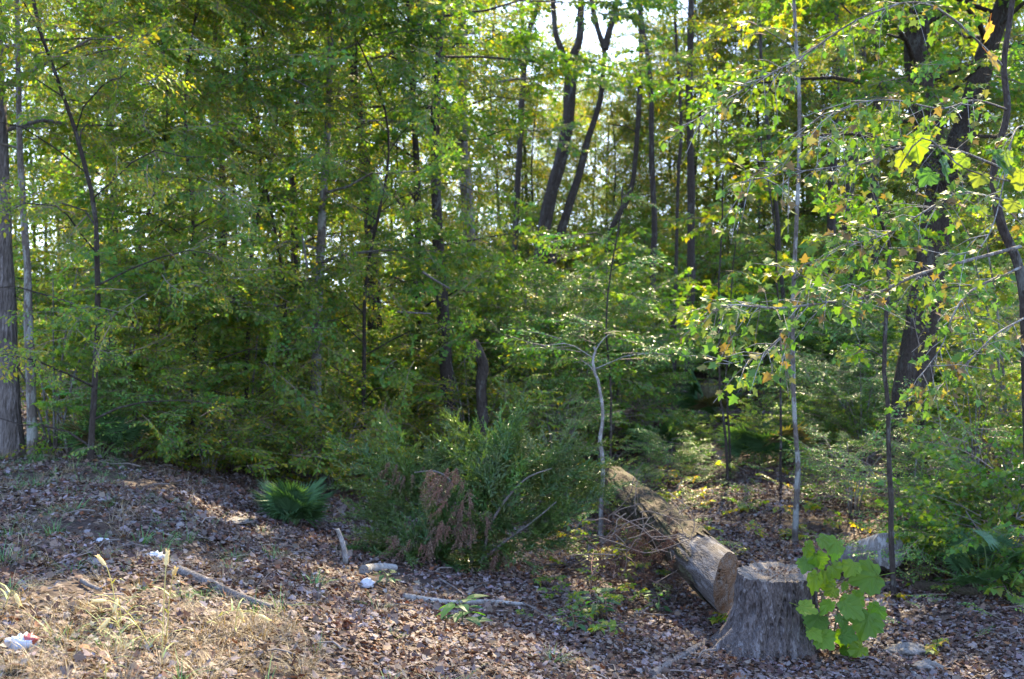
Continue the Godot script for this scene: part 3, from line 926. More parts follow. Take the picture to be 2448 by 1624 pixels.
func maple() -> void:
	# the near maple whose grey branches reach in from the right
	var d := 6.6
	var foot := px(2475, 1400, 7.6)
	foot.y = gh(foot.x, foot.z)
	rng.seed = 321
	var root := thing("maple_sapling", "maple with yellowing lobed leaves reaching in from the right edge", "tree", foot)
	var w := [foot - Vector3(0, 0.1, 0)]
	for p in [[2455, 900], [2440, 660], [2395, 540], [2376, 430], [2388, 350], [2408, 262], [2400, 150], [2420, 0], [2440, -250]]:
		w.append(px(p[0], p[1], 7.4))
	var loc := []
	for p in w:
		loc.append(p - foot)
	tube(curve(loc, 40), taper(0.034, 0.014, 40), 10, Color.WHITE, 0.2, 7.0, 0.3)
	obj("trunk", made(M.bark_dark), root)
	var br := [
		[[[2440, 590, 7.2], [2250, 640, 6.9], [2176, 664, 6.6], [2071, 711, 6.4], [1966, 724, 6.2], [1862, 737, 6.1], [1757, 729, 6.0], [1712, 737, 6.0]], 0.013],
		[[[2390, 400, 7.3], [2260, 352, 7.0], [2144, 356, 6.7], [2071, 390, 6.5], [1993, 400, 6.4], [1872, 416, 6.2], [1773, 436, 6.1]], 0.010],
		[[[2400, 160, 7.4], [2228, 13, 7.2], [2071, 37, 7.0], [1910, 140, 6.8], [1799, 199, 6.6], [1665, 288, 6.5]], 0.009],
		[[[2440, 640, 7.2], [2330, 690, 6.8], [2285, 740, 6.5], [2250, 830, 6.4], [2200, 900, 6.3]], 0.009],
		[[[2400, 480, 7.3], [2300, 460, 6.9], [2220, 500, 6.6], [2120, 560, 6.4], [2010, 590, 6.3]], 0.008],
		[[[1905, 780, 6.15], [1860, 812, 6.1], [1815, 850, 6.05], [1738, 872, 6.0]], 0.006],
		[[[2071, 711, 6.4], [2040, 680, 6.3], [1990, 690, 6.3], [1940, 670, 6.2], [1900, 650, 6.2]], 0.005],
		[[[2144, 356, 6.7], [2080, 320, 6.6], [2019, 316, 6.5], [1960, 330, 6.5]], 0.006],
		[[[2450, 760, 7.3], [2380, 800, 6.8], [2320, 860, 6.5], [2240, 930, 6.4]], 0.007],
		[[[2408, 262, 7.4], [2330, 240, 7.0], [2250, 260, 6.7], [2140, 240, 6.5], [2040, 250, 6.4], [1930, 300, 6.4]], 0.008],
		[[[2445, 300, 7.0], [2420, 330, 6.6], [2380, 520, 6.3], [2330, 600, 6.2], [2240, 610, 6.2]], 0.006],
	]
	var curves := []
	for b in br:
		var pts := []
		for p in b[0]:
			pts.append(px(p[0], p[1], p[2]) - foot)
		var c := curve(pts, 22)
		curves.append(c)
		tube(c, taper(b[1], b[1] * 0.3, 22), 6, Color.WHITE, 0.12, 4.0, 0.0, false)
		obj("branch", made(M.bark_grey), root)
	# twigs and leaves
	var pal := [Color(0.066, 0.141, 0.031), Color(0.084, 0.158, 0.031), Color(0.057, 0.128, 0.031), Color(0.070, 0.145, 0.035), Color(0.106, 0.158, 0.026), Color(0.088, 0.154, 0.026), Color(0.114, 0.150, 0.040), Color(0.167, 0.154, 0.053), Color(0.167, 0.114, 0.053), Color(0.066, 0.136, 0.040), Color(0.079, 0.150, 0.040)]
	var variants := []
	for k in 18:
		variants.append(lobed_leaf_mesh(0, pick(pal), rng.randf_range(0.0, 0.35), rng.randf_range(0.0, 0.45), M.maple))
	var xf := []
	for ci in curves.size():
		var c: Array = curves[ci]
		var nt: int = [66, 56, 52, 28, 44, 20, 20, 20, 30, 32, 16][ci]
		for k in nt:
			var u := lerpf(0.12, 1.0, (k + rng.randf()) / nt)
			var s := along(c, u)
			var ax: Vector3 = (along(c, minf(u + 0.05, 1.0)) - along(c, u - 0.05)).normalized()
			var dd := (ax * 0.5 + rv() * 0.8 + Vector3(0, -0.25, 0)).normalized()
			var ln := rng.randf_range(0.10, 0.34)
			var tp := [s, s + dd * ln * 0.5, s + dd * ln + Vector3(0, -0.04, 0)]
			tube(tp, [0.0028, 0.002, 0.0012], 4, Color.WHITE, 0.0, 0.0, 0.0, false)
			for q in rng.randi_range(3, 7):
				var p := along(tp, rng.randf_range(0.3, 1.0))
				var ld := (dd * 0.5 + rv() * 0.8 + Vector3(0, -0.3, 0)).normalized()
				var up := (Vector3.UP * 0.75 + rv() * 0.6 + Vector3(0, 0, 0.6)).normalized()
				var side := ld.cross(up).normalized()
				var sz := rng.randf_range(0.028, 0.062)
				xf.append(Transform3D(Basis(ld * sz, side.cross(ld) * sz, side * sz), p + ld * sz * 0.3))
	obj("twigs", made(M.bark_pale), root).set_meta("kind", "stuff")
	var rest := []
	var tints := []
	for i in xf.size():
		if i % 8 == 0 and i / 8 < 300:
			var o := obj("leaf", variants[rng.randi() % variants.size()], root)
			o.transform = xf[i]
		else:
			rest.append(xf[i])
			tints.append(Color.WHITE)
	spread("leaves", variants, rest, tints, root)
	# big grape leaves hanging in front of it
	rng.seed = 55
	var vine := thing("grape_vine", "few big yellow green grape leaves hanging at the right edge before the forked tree", "vine", px(2330, 420, 5.6))
	var stem := []
	for p in [[2150, 400], [2210, 330], [2300, 400], [2400, 430], [2470, 440]]:
		stem.append(px(p[0], p[1], 5.6) - vine.position)
	tube(curve(stem, 14), taper(0.004, 0.004, 14), 5, Color.WHITE, 0.0, 0.0, 0.0, false)
	obj("stem", made(M.bark_grey), vine)
	for s in [[2185, 350, .14, 0], [2160, 385, .10, 1], [2250, 400, .13, 2], [2230, 430, .10, 2], [2380, 395, .13, 2], [2405, 385, .10, 0], [2350, 435, .09, 1], [2440, 425, .11, 1], [2310, 395, .08, 0], [2365, 75, .10, 3], [2362, 150, .10, 3], [2425, 500, .08, 1]]:
		var col: Color = [Color(.13, .20, .03), Color(.16, .20, .03), Color(.045, .12, .035), Color(.28, .20, .05)][s[3]]
		var o := obj("leaf", big_leaf(col, 0.15, M.leaf), vine)
		var ld := Vector3(rng.randf_range(-.7, .7), -0.6, rng.randf_range(-.2, .5)).normalized()
		var up := Vector3(rv().x * 0.5, 0.7, 0.6).normalized()
		var side := ld.cross(up).normalized()
		o.transform = Transform3D(Basis(ld * s[2], side.cross(ld) * s[2], side * s[2]), px(s[0], s[1] - 20, 5.6) - vine.position)

func stump_and_log() -> void:
	# ---- stump
	var f := gp(1855, 1552) + Vector3(0, 0.03, 0)
	var root := thing("stump", "weathered grey tree stump with flared roots and flat cut top", "stump", f)
	var sc := -f.z / FL
	var R := 84.0 * sc
	var H := 176.0 * sc
	var w := 140
	var h := 64
	var P := []
	var cols := []
	var uvs := []
	var rim := []
	for j in h:
		var v := j / float(h - 1)
		for i in w:
			var a := TAU * i / w
			var roots := pow(maxf(0.0, cos(a * 2.5 + 0.5)), 2.0) * 0.9 + pow(maxf(0.0, cos(a - 2.85)), 4.0) * 3.4 + pow(maxf(0.0, cos(a - 1.5)), 8.0) * 1.2 + pow(maxf(0.0, cos(a - 2.2)), 10.0) * 1.2 + 0.35
			var fl := exp(-v * 3.4) * 0.56 * roots + 0.07 * (1.0 - v) + 0.02 * exp(-pow((v - 1.0) * 6.0, 2.0))
			var flute := absf(bump_noise.get_noise_3d(cos(a) * 105.0, sin(a) * 105.0, v * 20.0))
			var rg := 0.06 - 0.16 * pow(maxf(0.0, 0.32 - flute) / 0.32, 3.0) + bump_noise.get_noise_3d(cos(a) * 45.0, sin(a) * 45.0, v * 30.0 + 50.0) * 0.12 + bump_noise.get_noise_3d(cos(a) * 220.0, sin(a) * 220.0, v * 110.0) * 0.05
			var r := R * (1.0 + fl + rg)
			var y := v * H
			if j >= h - 3:
				y += bump_noise.get_noise_2d(cos(a) * 160.0, sin(a) * 160.0) * 0.014 + sin(a) * -0.012
			var p := Vector3(cos(a) * r, y - 0.16 * (1.0 - v), sin(a) * r)
			P.append(p)
			cols.append(Color.WHITE)
			uvs.append(Vector2(a, v))
			if j == h - 1:
				rim.append(p)
	# the angle runs from +x to +z, which is clockwise from above: walk each row backwards for outward faces
	var Q := []
	for j in h:
		for i in w:
			Q.append(P[j * w + (w - 1 - i)])
	grid(Q, cols, uvs, w, h, true)
	obj("bark", made(M.stump), root)
	for rt in [[Vector3(-0.10, 0.34, 0.10), Vector3(-0.27, 0.15, 0.17), Vector3(-0.46, 0.03, 0.24), Vector3(-0.62, -0.07, 0.30), 0.13], [Vector3(-0.14, 0.26, 0.02), Vector3(-0.33, 0.10, 0.0), Vector3(-0.52, -0.03, 0.02), Vector3(-0.66, -0.10, 0.05), 0.10], [Vector3(0.06, 0.24, 0.16), Vector3(0.12, 0.08, 0.30), Vector3(0.16, -0.04, 0.42), Vector3(0.18, -0.12, 0.5), 0.09]]:
		var rr := curve([rt[0], rt[1], rt[2], rt[3]], 18)
		for q in range(6, 18):
			var gy := gh(f.x + rr[q].x, f.z + rr[q].z) - f.y
			rr[q].y = maxf(rr[q].y, gy - 0.02)
		tube(rr, taper(rt[4], 0.03, 18, 0.8), 20, Color.WHITE, 0.45, rt[4] * 300.0, 0.0, false)
		obj("root", made(M.stump), root)
	# cut top: rings of the wood in relief, sunken towards the front left
	var TP := []
	var tc := []
	var tu := []
	var rings := 46
	for j in rings + 1:
		var q := j / float(rings)
		for i in w:
			var p: Vector3 = rim[w - 1 - i]
			var c := Vector3(0, H - 0.015, 0)
			var r := c.lerp(p, 1.0 - q)
			r.y += -0.02 * sin(minf(q * 6.0, 1.57)) + 0.003 * sin(q * 95.0 + 2.0 * bump_noise.get_noise_2d(r.x * 90.0, r.z * 90.0)) - 0.035 * (exp(-pow((fposmod(TAU * i / w, TAU) - 1.9) * 16.0, 2.0)) + exp(-pow((fposmod(TAU * i / w, TAU) - 4.1) * 20.0, 2.0)) + exp(-pow((fposmod(TAU * i / w, TAU) - 5.4) * 18.0, 2.0))) * minf(1.0, (1.0 - q) * 2.0) + bump_noise.get_noise_2d(r.x * 60.0, r.z * 240.0) * 0.010
			if q < 0.03:
				r.y = p.y
			TP.append(r)
			tc.append(Color.WHITE)
			tu.append(Vector2.ZERO)
	grid(TP, tc, tu, w, rings + 1, true)
	obj("cut_top", made(M.cut), root)
	# ---- fallen log
	var a0 := px(1738, 1392, 9.3)
	var a1 := px(1462, 1150, 13.6)
	var ln := (a1 - a0).length()
	var lg := thing("fallen_log", "thick fallen log with orange sawn end lying behind the stump", "log", a0)
	lg.look_at_from_position(a0, a1)
	# local: -Z runs from the sawn end to the far end
	var lr := 0.220
	w = 72
	h = 70
	for part in 2:
		P = []; cols = []; uvs = []
		var z0 := 0.0 if part == 0 else 0.78
		var z1 := 1.0 if part == 0 else ln
		var rows := 30 if part == 0 else h
		for j in rows:
			var v := j / float(rows - 1)
			for i in w:
				var a := TAU * i / w
				var rag := 0.0
				if part == 1:
					rag = (1.0 - v) * (bump_noise.get_noise_2d(cos(a) * 60.0 + 5.0, sin(a) * 60.0) * 0.5 + bump_noise.get_noise_2d(cos(a) * 400.0, sin(a) * 400.0) * 0.16 - 0.62 * maxf(0.0, cos(a - 3.9)))
				var z := lerpf(z0, z1, v) + rag
				var r := lr * (1.0 - 0.20 * z / ln)
				if part == 1:
					r *= 1.045
					r += bump_noise.get_noise_3d(cos(a) * 110.0, sin(a) * 110.0, z * 26.0) * 0.035 + bump_noise.get_noise_3d(cos(a) * 300.0, sin(a) * 300.0, z * 90.0) * 0.02
				else:
					r += bump_noise.get_noise_3d(cos(a) * 60.0, sin(a) * 60.0, z * 10.0) * 0.02 + bump_noise.get_noise_3d(cos(a) * 300.0, sin(a) * 300.0, z * 25.0) * 0.010
				if part == 0 and j == 0:
					z -= 0.0
				# the saw cut is slanted: its right side lies further back
				var x := cos(a) * r
				var cutz := 0.0
				if part == 0:
					cutz = (1.0 - v) * (x * 1.6 + 0.05 * sin(a))
				P.append(Vector3(x, sin(a) * r, -(z + cutz)))
				cols.append(Color.WHITE)
				uvs.append(Vector2(a, z))
		grid(P, cols, uvs, w, rows, true)
		obj(["bare_wood", "bark"][part], made([M.bare, M.log][part]), lg)
		if part == 0:
			var face := []
			var fc := []
			var fu := []
			for j in 12:
				for i in w:
					var p: Vector3 = P[w - 1 - i]
					var q := Vector3(0, 0, 0).lerp(p, 1.0 - j / 11.0)
					if j > 0:
						q.z += -0.012 + bump_noise.get_noise_2d(q.x * 120.0, q.y * 300.0) * 0.03
						if q.x < -0.1 and q.y > 0.02:
							q.z -= 0.03
					face.append(q); fc.append(Color.WHITE); fu.append(Vector2.ZERO)
			var order := []
			for j in 12:
				for i in w:
					order.append(face[j * w + (w - 1 - i)])
			V = PackedVector3Array()
			# outward is +Z (towards the viewer)
			grid(order, fc, fu, w, 12, true)
			obj("sawn_end", made(M.cut_orange), lg)
	# dead roots and creepers tangled over the log
	rng.seed = 8
	var tang := thing("dead_vine_tangle", "tangle of dead brown vines and twigs draped over the log", "vine", gp(1600, 1330))
	for k in 46:
		var s := px(rng.randf_range(1440, 1660), rng.randf_range(1225, 1330), rng.randf_range(9.6, 11.0))
		var pts := [s]
		var dd := Vector3(rng.randf_range(-1, 1), rng.randf_range(-0.5, 0.5), rng.randf_range(-.4, .4)).normalized()
		for q in 4:
			dd = (dd + rv() * 0.55 + Vector3(0, -0.12, 0)).normalized()
			pts.append(pts[q] + dd * rng.randf_range(0.06, 0.17))
		for q in pts.size():
			pts[q].y = maxf(pts[q].y, gh(pts[q].x, pts[q].z) + 0.01)
			pts[q] -= tang.position
		tube(curve(pts, 10), taper(rng.randf_range(0.003, 0.007), 0.002, 10), 4, Color(.10, .072, .052) * rng.randf_range(0.7, 1.4), 0.0, 0.0, 0.0, false)
	obj("twigs", made(M.twig), tang).set_meta("kind", "stuff")
	for c in [[[1432, 1285], [1480, 1300], [1540, 1322], [1590, 1312], [1650, 1290], [1690, 1288]], [[1600, 1180], [1640, 1210], [1660, 1250], [1652, 1285]], [[1470, 1230], [1530, 1262], [1570, 1290], [1640, 1280]]]:
		var pts := []
		for p in c:
			pts.append(px(p[0], p[1], 9.9) - tang.position)
		tube(curve(pts, 16), taper(0.006, 0.003, 16), 5, Color(.12, .085, .06), 0.1, 0.0, 0.0, false)
		obj("runner", made(M.twig), tang)
	var xf := []
	var tints := []
	for k in 60:
		var p := px(rng.randf_range(1440, 1640), rng.randf_range(1250, 1400), rng.randf_range(9.8, 11.0))
		p.y = maxf(p.y, gh(p.x, p.z) + 0.05)
		var e := rv().normalized()
		xf.append(Transform3D(Basis(e, e.cross(Vector3.UP).normalized() * 1.0, e.cross(e.cross(Vector3.UP).normalized())).scaled(Vector3.ONE * 0.6), p - tang.position))
		tints.append(Color(0.62, 0.55, 0.5))
	spread("dead_sprays", B.brown, xf, tints, tang)

	# pale cut log lying behind the big leaved seedling
	var c0 := px(2118, 1318, 10.6)
	var c1 := px(1985, 1345, 11.6)
	var pl := thing("pale_log", "pale bleached log piece lying behind the big leaved seedling", "log", c0)
	pl.look_at_from_position(c0, c1)
	tube(curve([Vector3(0, 0, 0.05), Vector3(0, 0.01, -0.3), Vector3(0, -0.02, -0.7)], 20), taper(0.165, 0.13, 20), 28, Color.WHITE, 0.14, 2.0, 0.0, true)
	obj("wood", made(M.bark_pale), pl)

func fan_leaf(n: int, size: float, spreadang: float, col: Color) -> ArrayMesh:
	# palmetto fan: pleated segments round a stalk end, stalk along -X
	for k in n:
		var a := lerpf(-spreadang, spreadang, k / float(n - 1))
		var ln := size * (1.0 - 0.22 * absf(a) / spreadang) * rng.randf_range(0.9, 1.06)
		var d := Vector3(cos(a), 0, sin(a))
		var s := Vector3(-sin(a), 0, cos(a))
		var w := ln * 0.048
		var c := Color(col.r, col.g, col.b) * rng.randf_range(0.8, 1.2)
		var m1 := d * ln * 0.5 + Vector3(0, 0.02 * size, 0)
		var tip := d * ln + Vector3(0, -0.12 * size * rng.randf_range(0.4, 1.8), 0)
		var up := Vector3(0, w * 0.55, 0)
		tri(Vector3.ZERO, m1 - s * w, m1 + up, c)
		tri(Vector3.ZERO, m1 + up, m1 + s * w, c * 0.95)
		tri(m1 + up, m1 - s * w, tip, c)
		tri(m1 + up, tip, m1 + s * w, c * 0.95)
	return made(M.maple)

func palmetto(label: String, foot: Vector3, n: int, size: float, tall: float, col: Color) -> Node3D:
	rng.seed = hash(label)
	var root := thing("palmetto", label, "plant", foot)
	for k in n:
		var az := TAU * (k + rng.randf() * 0.7) / n
		var lean := rng.randf_range(0.25, 1.05)
		var d := Vector3(cos(az) * lean, rng.randf_range(0.6, 1.0), sin(az) * lean).normalized()
		var e := d * tall * rng.randf_range(0.6, 1.1)
		tube([Vector3(0, -0.03, 0), e * 0.5 + Vector3(0, 0.03, 0), e], [0.008, 0.006, 0.005], 5, Color(.08, .13, .04), 0.0, 0.0, 0.0, false)
		var st := made(M.twig)
		var fr := obj("frond", fan_leaf(34, size * rng.randf_range(0.8, 1.1), rng.randf_range(1.5, 2.2), col if rng.randf() > 0.1 else Color(.13, .11, .06)), root)
		var x := (d + Vector3(0, -0.1, 0)).normalized()
		var z := x.cross(Vector3.UP).normalized().rotated(x, rng.randf_range(-0.5, 0.5))
		fr.transform = Transform3D(Basis(x, z.cross(x), z), e)
		var sk := obj("stalk", st, fr)
		sk.transform = fr.transform.affine_inverse()
	return root

func seedling(called: String, label: String, foot: Vector3, shp: int, n: int, h: float, size: float, pal: Array, w := 0.12) -> Node3D:
	rng.seed = hash(label)
	foot.y = gh(foot.x, foot.z)
	var root := thing(called, label, "plant", foot)
	var pts := curve([Vector3(0, -0.04, 0), Vector3(0.02, h * 0.5, 0.01), Vector3(-0.01, h, 0.03)], 8)
	tube(pts, taper(0.008, 0.003, 8), 5, Color(.10, .12, .04), 0.0, 0.0, 0.0, false)
	obj("stem", made(M.twig), root)
	for k in n:
		var t := lerpf(0.25, 1.0, (k + 0.5) / n)
		var az := k * 2.4
		var d := Vector3(cos(az), rng.randf_range(-0.25, 0.35), sin(az)).normalized()
		var up := (Vector3.UP + d * -0.2 + rv() * 0.25).normalized()
		var side := d.cross(up).normalized()
		var sz := size * rng.randf_range(0.7, 1.15)
		var o := obj("leaf", lobed_leaf_mesh(shp, pick(pal), 0.15, 0.25, M.leaf), root)
		o.transform = Transform3D(Basis(d * sz, side.cross(d) * sz, side * sz), along(pts, t) + d * w)
	return root

func small_plants() -> void:
	var pc := Color(.062, .125, .052)
	palmetto("main green palmetto fan clump at the foot of the bank", gp(700, 1262), 16, 0.36, 0.26, pc)
	palmetto("blurred palmetto at the left wood edge", gp(430, 1112), 8, 0.38, 0.34, pc)
	palmetto("dark palmetto in the shade left of the pale sapling", gp(1830, 1120), 9, 0.5, 0.55, pc)
	palmetto("dark palmetto under the straight trunk by the sunlit slope", gp(1690, 1010), 10, 0.55, 0.5, pc)
	palmetto("bright bladed palmetto above the white lichened sapling", gp(1400, 1000), 6, 0.42, 0.4, pc)
	palmetto("sparse palmetto at right with one white shining fan leaf", gp(2345, 1430), 9, 0.28, 0.42, pc)
	palmetto("low palmetto tuft beyond the stump at the ditch", gp(1560, 1090), 7, 0.4, 0.35, pc)
	palmetto("low dark palmetto behind the slim left trunk", gp(240, 1095), 8, 0.42, 0.3, pc)
	# the fan that shines white stands clear of the others
	rng.seed = 17
	var wp := get_node("palmetto_005") as Node3D
	var wf := px(2350, 1285, -wp.position.z - 0.25)
	gaps.append([wf, 0.22])
	var fo := obj("frond", fan_leaf(24, 0.19, 1.75, pc), wp)
	fo.mesh.surface_set_material(0, M.gloss)
	var fn := Vector3(0.2, 0.86, 0.46).normalized()
	var fxx := Vector3(0.85, 0.12, -0.35)
	fxx = (fxx - fn * fxx.dot(fn)).normalized()
	fo.transform = Transform3D(Basis(fxx, fn, fxx.cross(fn)), wf - wp.position)
	tube([Vector3(0, 0, 0.05), (wf - wp.position) * 0.5 + Vector3(0.04, 0.05, 0), wf - wp.position], [0.006, 0.005, 0.004], 5, Color(.08, .13, .04), 0.0, 0.0, 0.0, false)
	obj("stalk", made(M.twig), wp)
	# cedar bush
	rng.seed = 606
	var cf := gp(1120, 1345)
	var cb := thing("cedar_bush", "dark feathery cedar bush with dead brown branch, left of the log", "bush", cf)
	var tp := curve([Vector3(0.05, -0.05, 0), Vector3(0.0, 0.35, -0.05), Vector3(-0.1, 0.75, -0.1)], 10)
	tube(tp, taper(0.03, 0.012, 10), 7, Color.WHITE, 0.1, 0.0, 0.0, false)
	obj("trunk", made(M.bark_grey), cb)
	var xf := []
	var tints := []
	var bx := []
	var bt := []
	var k := 0
	var sc := -cf.z / FL
	# masses read off the photograph: [x, y, rx, ry, depth offset, count]
	for m in [[960, 1150, 60, 50, 0.0, 60], [1010, 1200, 80, 70, 0.1, 80], [985, 1260, 70, 60, 0.1, 50], [1000, 1340, 75, 65, 0.35, 90], [1060, 1300, 60, 70, 0.2, 60], [1200, 1130, 90, 60, -0.1, 90], [1270, 1190, 80, 90, 0.0, 120], [1180, 1220, 70, 80, 0.15, 90], [1240, 1290, 90, 60, 0.1, 80], [1320, 1150, 60, 80, -0.1, 70], [1130, 1110, 60, 40, -0.2, 40]]:
		for i in m[5]:
			var r := rv()
			while r.length() > 1.0:
				r = rv()
			var p := px(m[0] + r.x * m[2], m[1] + r.y * m[3], -cf.z - m[4] + r.z * 0.35)
			var out := (Vector3(r.x, -r.y * 0.4 + 0.25, r.z + 0.3) + rv() * 0.5).normalized()
			p.y = maxf(p.y, gh(p.x, p.z) + 0.05)
			if rng.randf() < 0.5:
				crown_add(xf, tints, cf, p - cf, out, (Vector3.UP + rv() * 0.8).normalized(), rng.randf_range(0.55, 1.55), Color(rng.randf_range(.9, 1.5), 1, 1), 0.1)
	for m in [[1075, 1140, 55, 26, 0.66, 18], [1096, 1195, 26, 40, 0.6, 9], [1080, 1255, 55, 16, 0.62, 14], [1000, 1290, 60, 14, 0.66, 13], [1125, 1235, 40, 20, 0.56, 7], [1190, 1330, 25, 30, 0.4, 6], [960, 1120, 60, 25, 0.2, 8]]:
		for i in m[5]:
			var r := rv()
			var p := px(m[0] + r.x * m[2], m[1] + r.y * m[3], -cf.z - m[4] + r.z * 0.1)
			crown_add(bx, bt, cf, p - cf, Vector3(r.x * 0.5 - 0.3, -0.8 + r.y * 0.4, 0.3 + r.z * 0.4), Vector3(r.z, 0.6, 0.8).normalized(), rng.randf_range(0.3, 0.75), Color(1, .95, .92), 0.1)
	spread("foliage", B.cedar, xf, tints, cb)
	spread("dead_foliage", B.brown, bx, bt, cb)
	for b in [[[1128, 1345], [1090, 1180], [1050, 1130], [990, 1130]], [[1128, 1340], [1110, 1240], [1060, 1265], [960, 1310]], [[1150, 1345], [1180, 1240], [1250, 1150], [1320, 1120]], [[1145, 1345], [1200, 1300], [1270, 1250], [1330, 1200]]]:
		var pts := []
		for p in b:
			pts.append(px(p[0], p[1], -cf.z - 0.3) - cf)
		tube(curve(pts, 12), taper(0.018, 0.005, 12), 5, Color.WHITE, 0.1, 0.0, 0.0, false)
		obj("branch", made(M.dead), cb)
	# the seedling with big lobed leaves against the stump
	rng.seed = 404
	var d := -gp(1985, 1555).z - 0.12
	var sf := gp(1985, 1560)
	var sd := thing("big_leaved_seedling", "bright green seedling with big lobed leaves against the stump", "plant", sf)
	for s in [[[1985, 1560], [1975, 1460], [1950, 1380], [1960, 1300]], [[1985, 1560], [2000, 1480], [2010, 1430], [2050, 1400]], [[1985, 1555], [1960, 1500], [1970, 1420], [2030, 1380]]]:
		var pts := []
		for p in s:
			pts.append(px(p[0], p[1], d) - sf)
		tube(curve(pts, 10), taper(0.009, 0.004, 10), 5, Color(.12, .10, .05), 0.0, 0.0, 0.0, false)
		obj("stem", made(M.twig), sd)
	var big := [Color(.12, .235, .030), Color(.14, .25, .030), Color(.10, .215, .034), Color(.16, .255, .03)]
	for s in [[1945, 1310, 60, 0], [1978, 1300, 64, 0], [2005, 1312, 58, 0], [1935, 1355, 56, 0], [1965, 1350, 60, 0], [2020, 1352, 50, 0], [1935, 1395, 58, 0], [1960, 1380, 48, 0], [1972, 1415, 46, 0], [2000, 1375, 54, 0], [2055, 1385, 66, 1], [2075, 1412, 50, 1], [1945, 1455, 44, 0], [1990, 1450, 56, 1], [2015, 1440, 60, 1], [2045, 1450, 60, 1], [2085, 1465, 60, 1], [1960, 1475, 66, 1], [2010, 1485, 66, 1], [2055, 1490, 62, 1], [1965, 1510, 56, 1], [2015, 1530, 62, 1], [1975, 1540, 60, 1], [2035, 1515, 50, 1], [2000, 1560, 50, 1], [2045, 1555, 54, 1], [1985, 1395, 44, 0], [2030, 1410, 40, 1], [1990, 1330, 40, 0], [2060, 1430, 44, 1]]:
		var o := obj("leaf", big_leaf(pick(big), rng.randf_range(-0.25, 0.3), M.leaf), sd)
		var p := px(s[0], s[1], d - 0.10 + rng.randf_range(-0.12, 0.1))
		var ld := Vector3(rng.randf_range(-0.9, 0.9), rng.randf_range(-0.9, 0.0), rng.randf_range(-0.1, 0.7)).normalized()
		var up := Vector3(rng.randf_range(-0.7, 0.7), rng.randf_range(0.4, 1.0), rng.randf_range(0.1, 0.9)).normalized()
		var side := ld.cross(up).normalized()
		var sz: float = s[2] * rng.randf_range(0.6, 1.15) * d / FL
		p += Vector3(rng.randf_range(-0.05, 0.05), rng.randf_range(-0.03, 0.03), 0)
		p -= ld * sz * 0.45
		o.transform = Transform3D(Basis(ld * sz, side.cross(ld) * sz, side * sz), p - sf)
	var ov := [Color(.06, .16, .06), Color(.05, .14, .055), Color(.07, .17, .05)]
	seedling("broad_seedling", "broad leaved green seedling in front of the pale branch", gp(1100, 1500), 1, 15, 0.20, 0.17, ov, 0.05)
	seedling("broad_seedling", "broad leaved seedling below the fallen log with a yellow leaf", gp(1425, 1480), 1, 14, 0.22, 0.15, ov, 0.05)
	seedling("broad_seedling", "lower leafy seedling left of the broad one below the log", gp(1365, 1508), 1, 14, 0.16, 0.10, ov, 0.05)
	seedling("broad_seedling", "small leafy seedling nearest the sawn log end", gp(1570, 1470), 1, 14, 0.2, 0.09, ov, 0.05)
	seedling("broad_seedling", "green seedling at the foot of the white lichened sapling", gp(1400, 1330), 1, 16, 0.35, 0.10, ov, 0.06)
	seedling("broad_seedling", "small bright seedling under the left end of the cedar", gp(920, 1400), 1, 9, 0.12, 0.08, ov, 0.04)
	# foxtail grass on the bank
	var fx := [[252, 1352, 288, 1512, "tall foxtail grass with pale head, leftmost of the tall ones"], [397, 1352, 386, 1605, "tallest foxtail grass, upright beside the grey limb"], [414, 1376, 396, 1548, "thin foxtail grass just right of the tallest one"], [254, 1437, 372, 1562, "foxtail grass bent far to the left over the sunlit straw"], [263, 1478, 302, 1562, "short foxtail grass bent left, lowest of the bent ones"], [281, 1432, 292, 1516, "short upright foxtail among the tall left stems"], [573, 1456, 560, 1520, "foxtail head at the lower end of the grey limb"], [36, 1420, 8, 1466, "foxtail head leaning right at the left edge"], [254, 1606, 252, 1640, "foxtail head at the bottom edge of the bank"], [618, 1470, 470, 1500, "foxtail lying almost flat below the grey limb"]]
	for s in fx:
		rng.seed = hash(s[4])
		var b := gp(s[2], minf(s[3], 1640))
		var e := px(s[0], s[1], -b.z + rng.randf_range(-0.1, 0.15))
		e.y = maxf(e.y, gh(e.x, e.z) + 0.04)
		var root := thing("foxtail_grass", s[4], "grass stalk", b, "foxtail grasses on the bank")
		e -= b
		var pts := curve([Vector3(0, -0.02, 0), e * 0.5 + Vector3(0.0, 0.05, 0), e * 0.85 + Vector3(0, 0.03, 0), e], 10)
		tube(pts, taper(0.003, 0.0018, 10), 4, Color(.36, .31, .10), 0.0, 0.0, 0.0, false)
		obj("stalk", made(M.straw), root)
		var dd: Vector3 = (pts[9] - pts[8]).normalized()
		var hl := 0.07
		var hp := []
		var hr := []
		for i in 8:
			hp.append(e + dd * hl * i / 7.0)
			hr.append(0.002 + 0.0075 * sin(PI * minf(1.0, (i + 0.6) / 7.6)))
		tube(hp, hr, 8, Color(.58, .46, .20), 0.25, 2.0, 0.0, true)
		for i in 90:
			var u := rng.randf()
			var a := rng.randf() * TAU
			var o2 := dd.cross(Vector3(cos(a), 0.3, sin(a))).normalized()
			leaf(along(hp, u) + o2 * 0.004, (o2 + dd * 1.3).normalized(), dd.cross(o2), 0.014, 5, Color(.62, .50, .24), 0.0, 0.0)
		obj("seed_head", made(M.straw), root)
		for i in 3:
			var a := rng.randf() * TAU
			blade(along(pts, 0.1 + 0.15 * i), Vector3(cos(a), 1.2, sin(a)).normalized(), 0.16, 0.006, Color(.28, .32, .10), 0.8)
		obj("blades", made(M.straw), root)

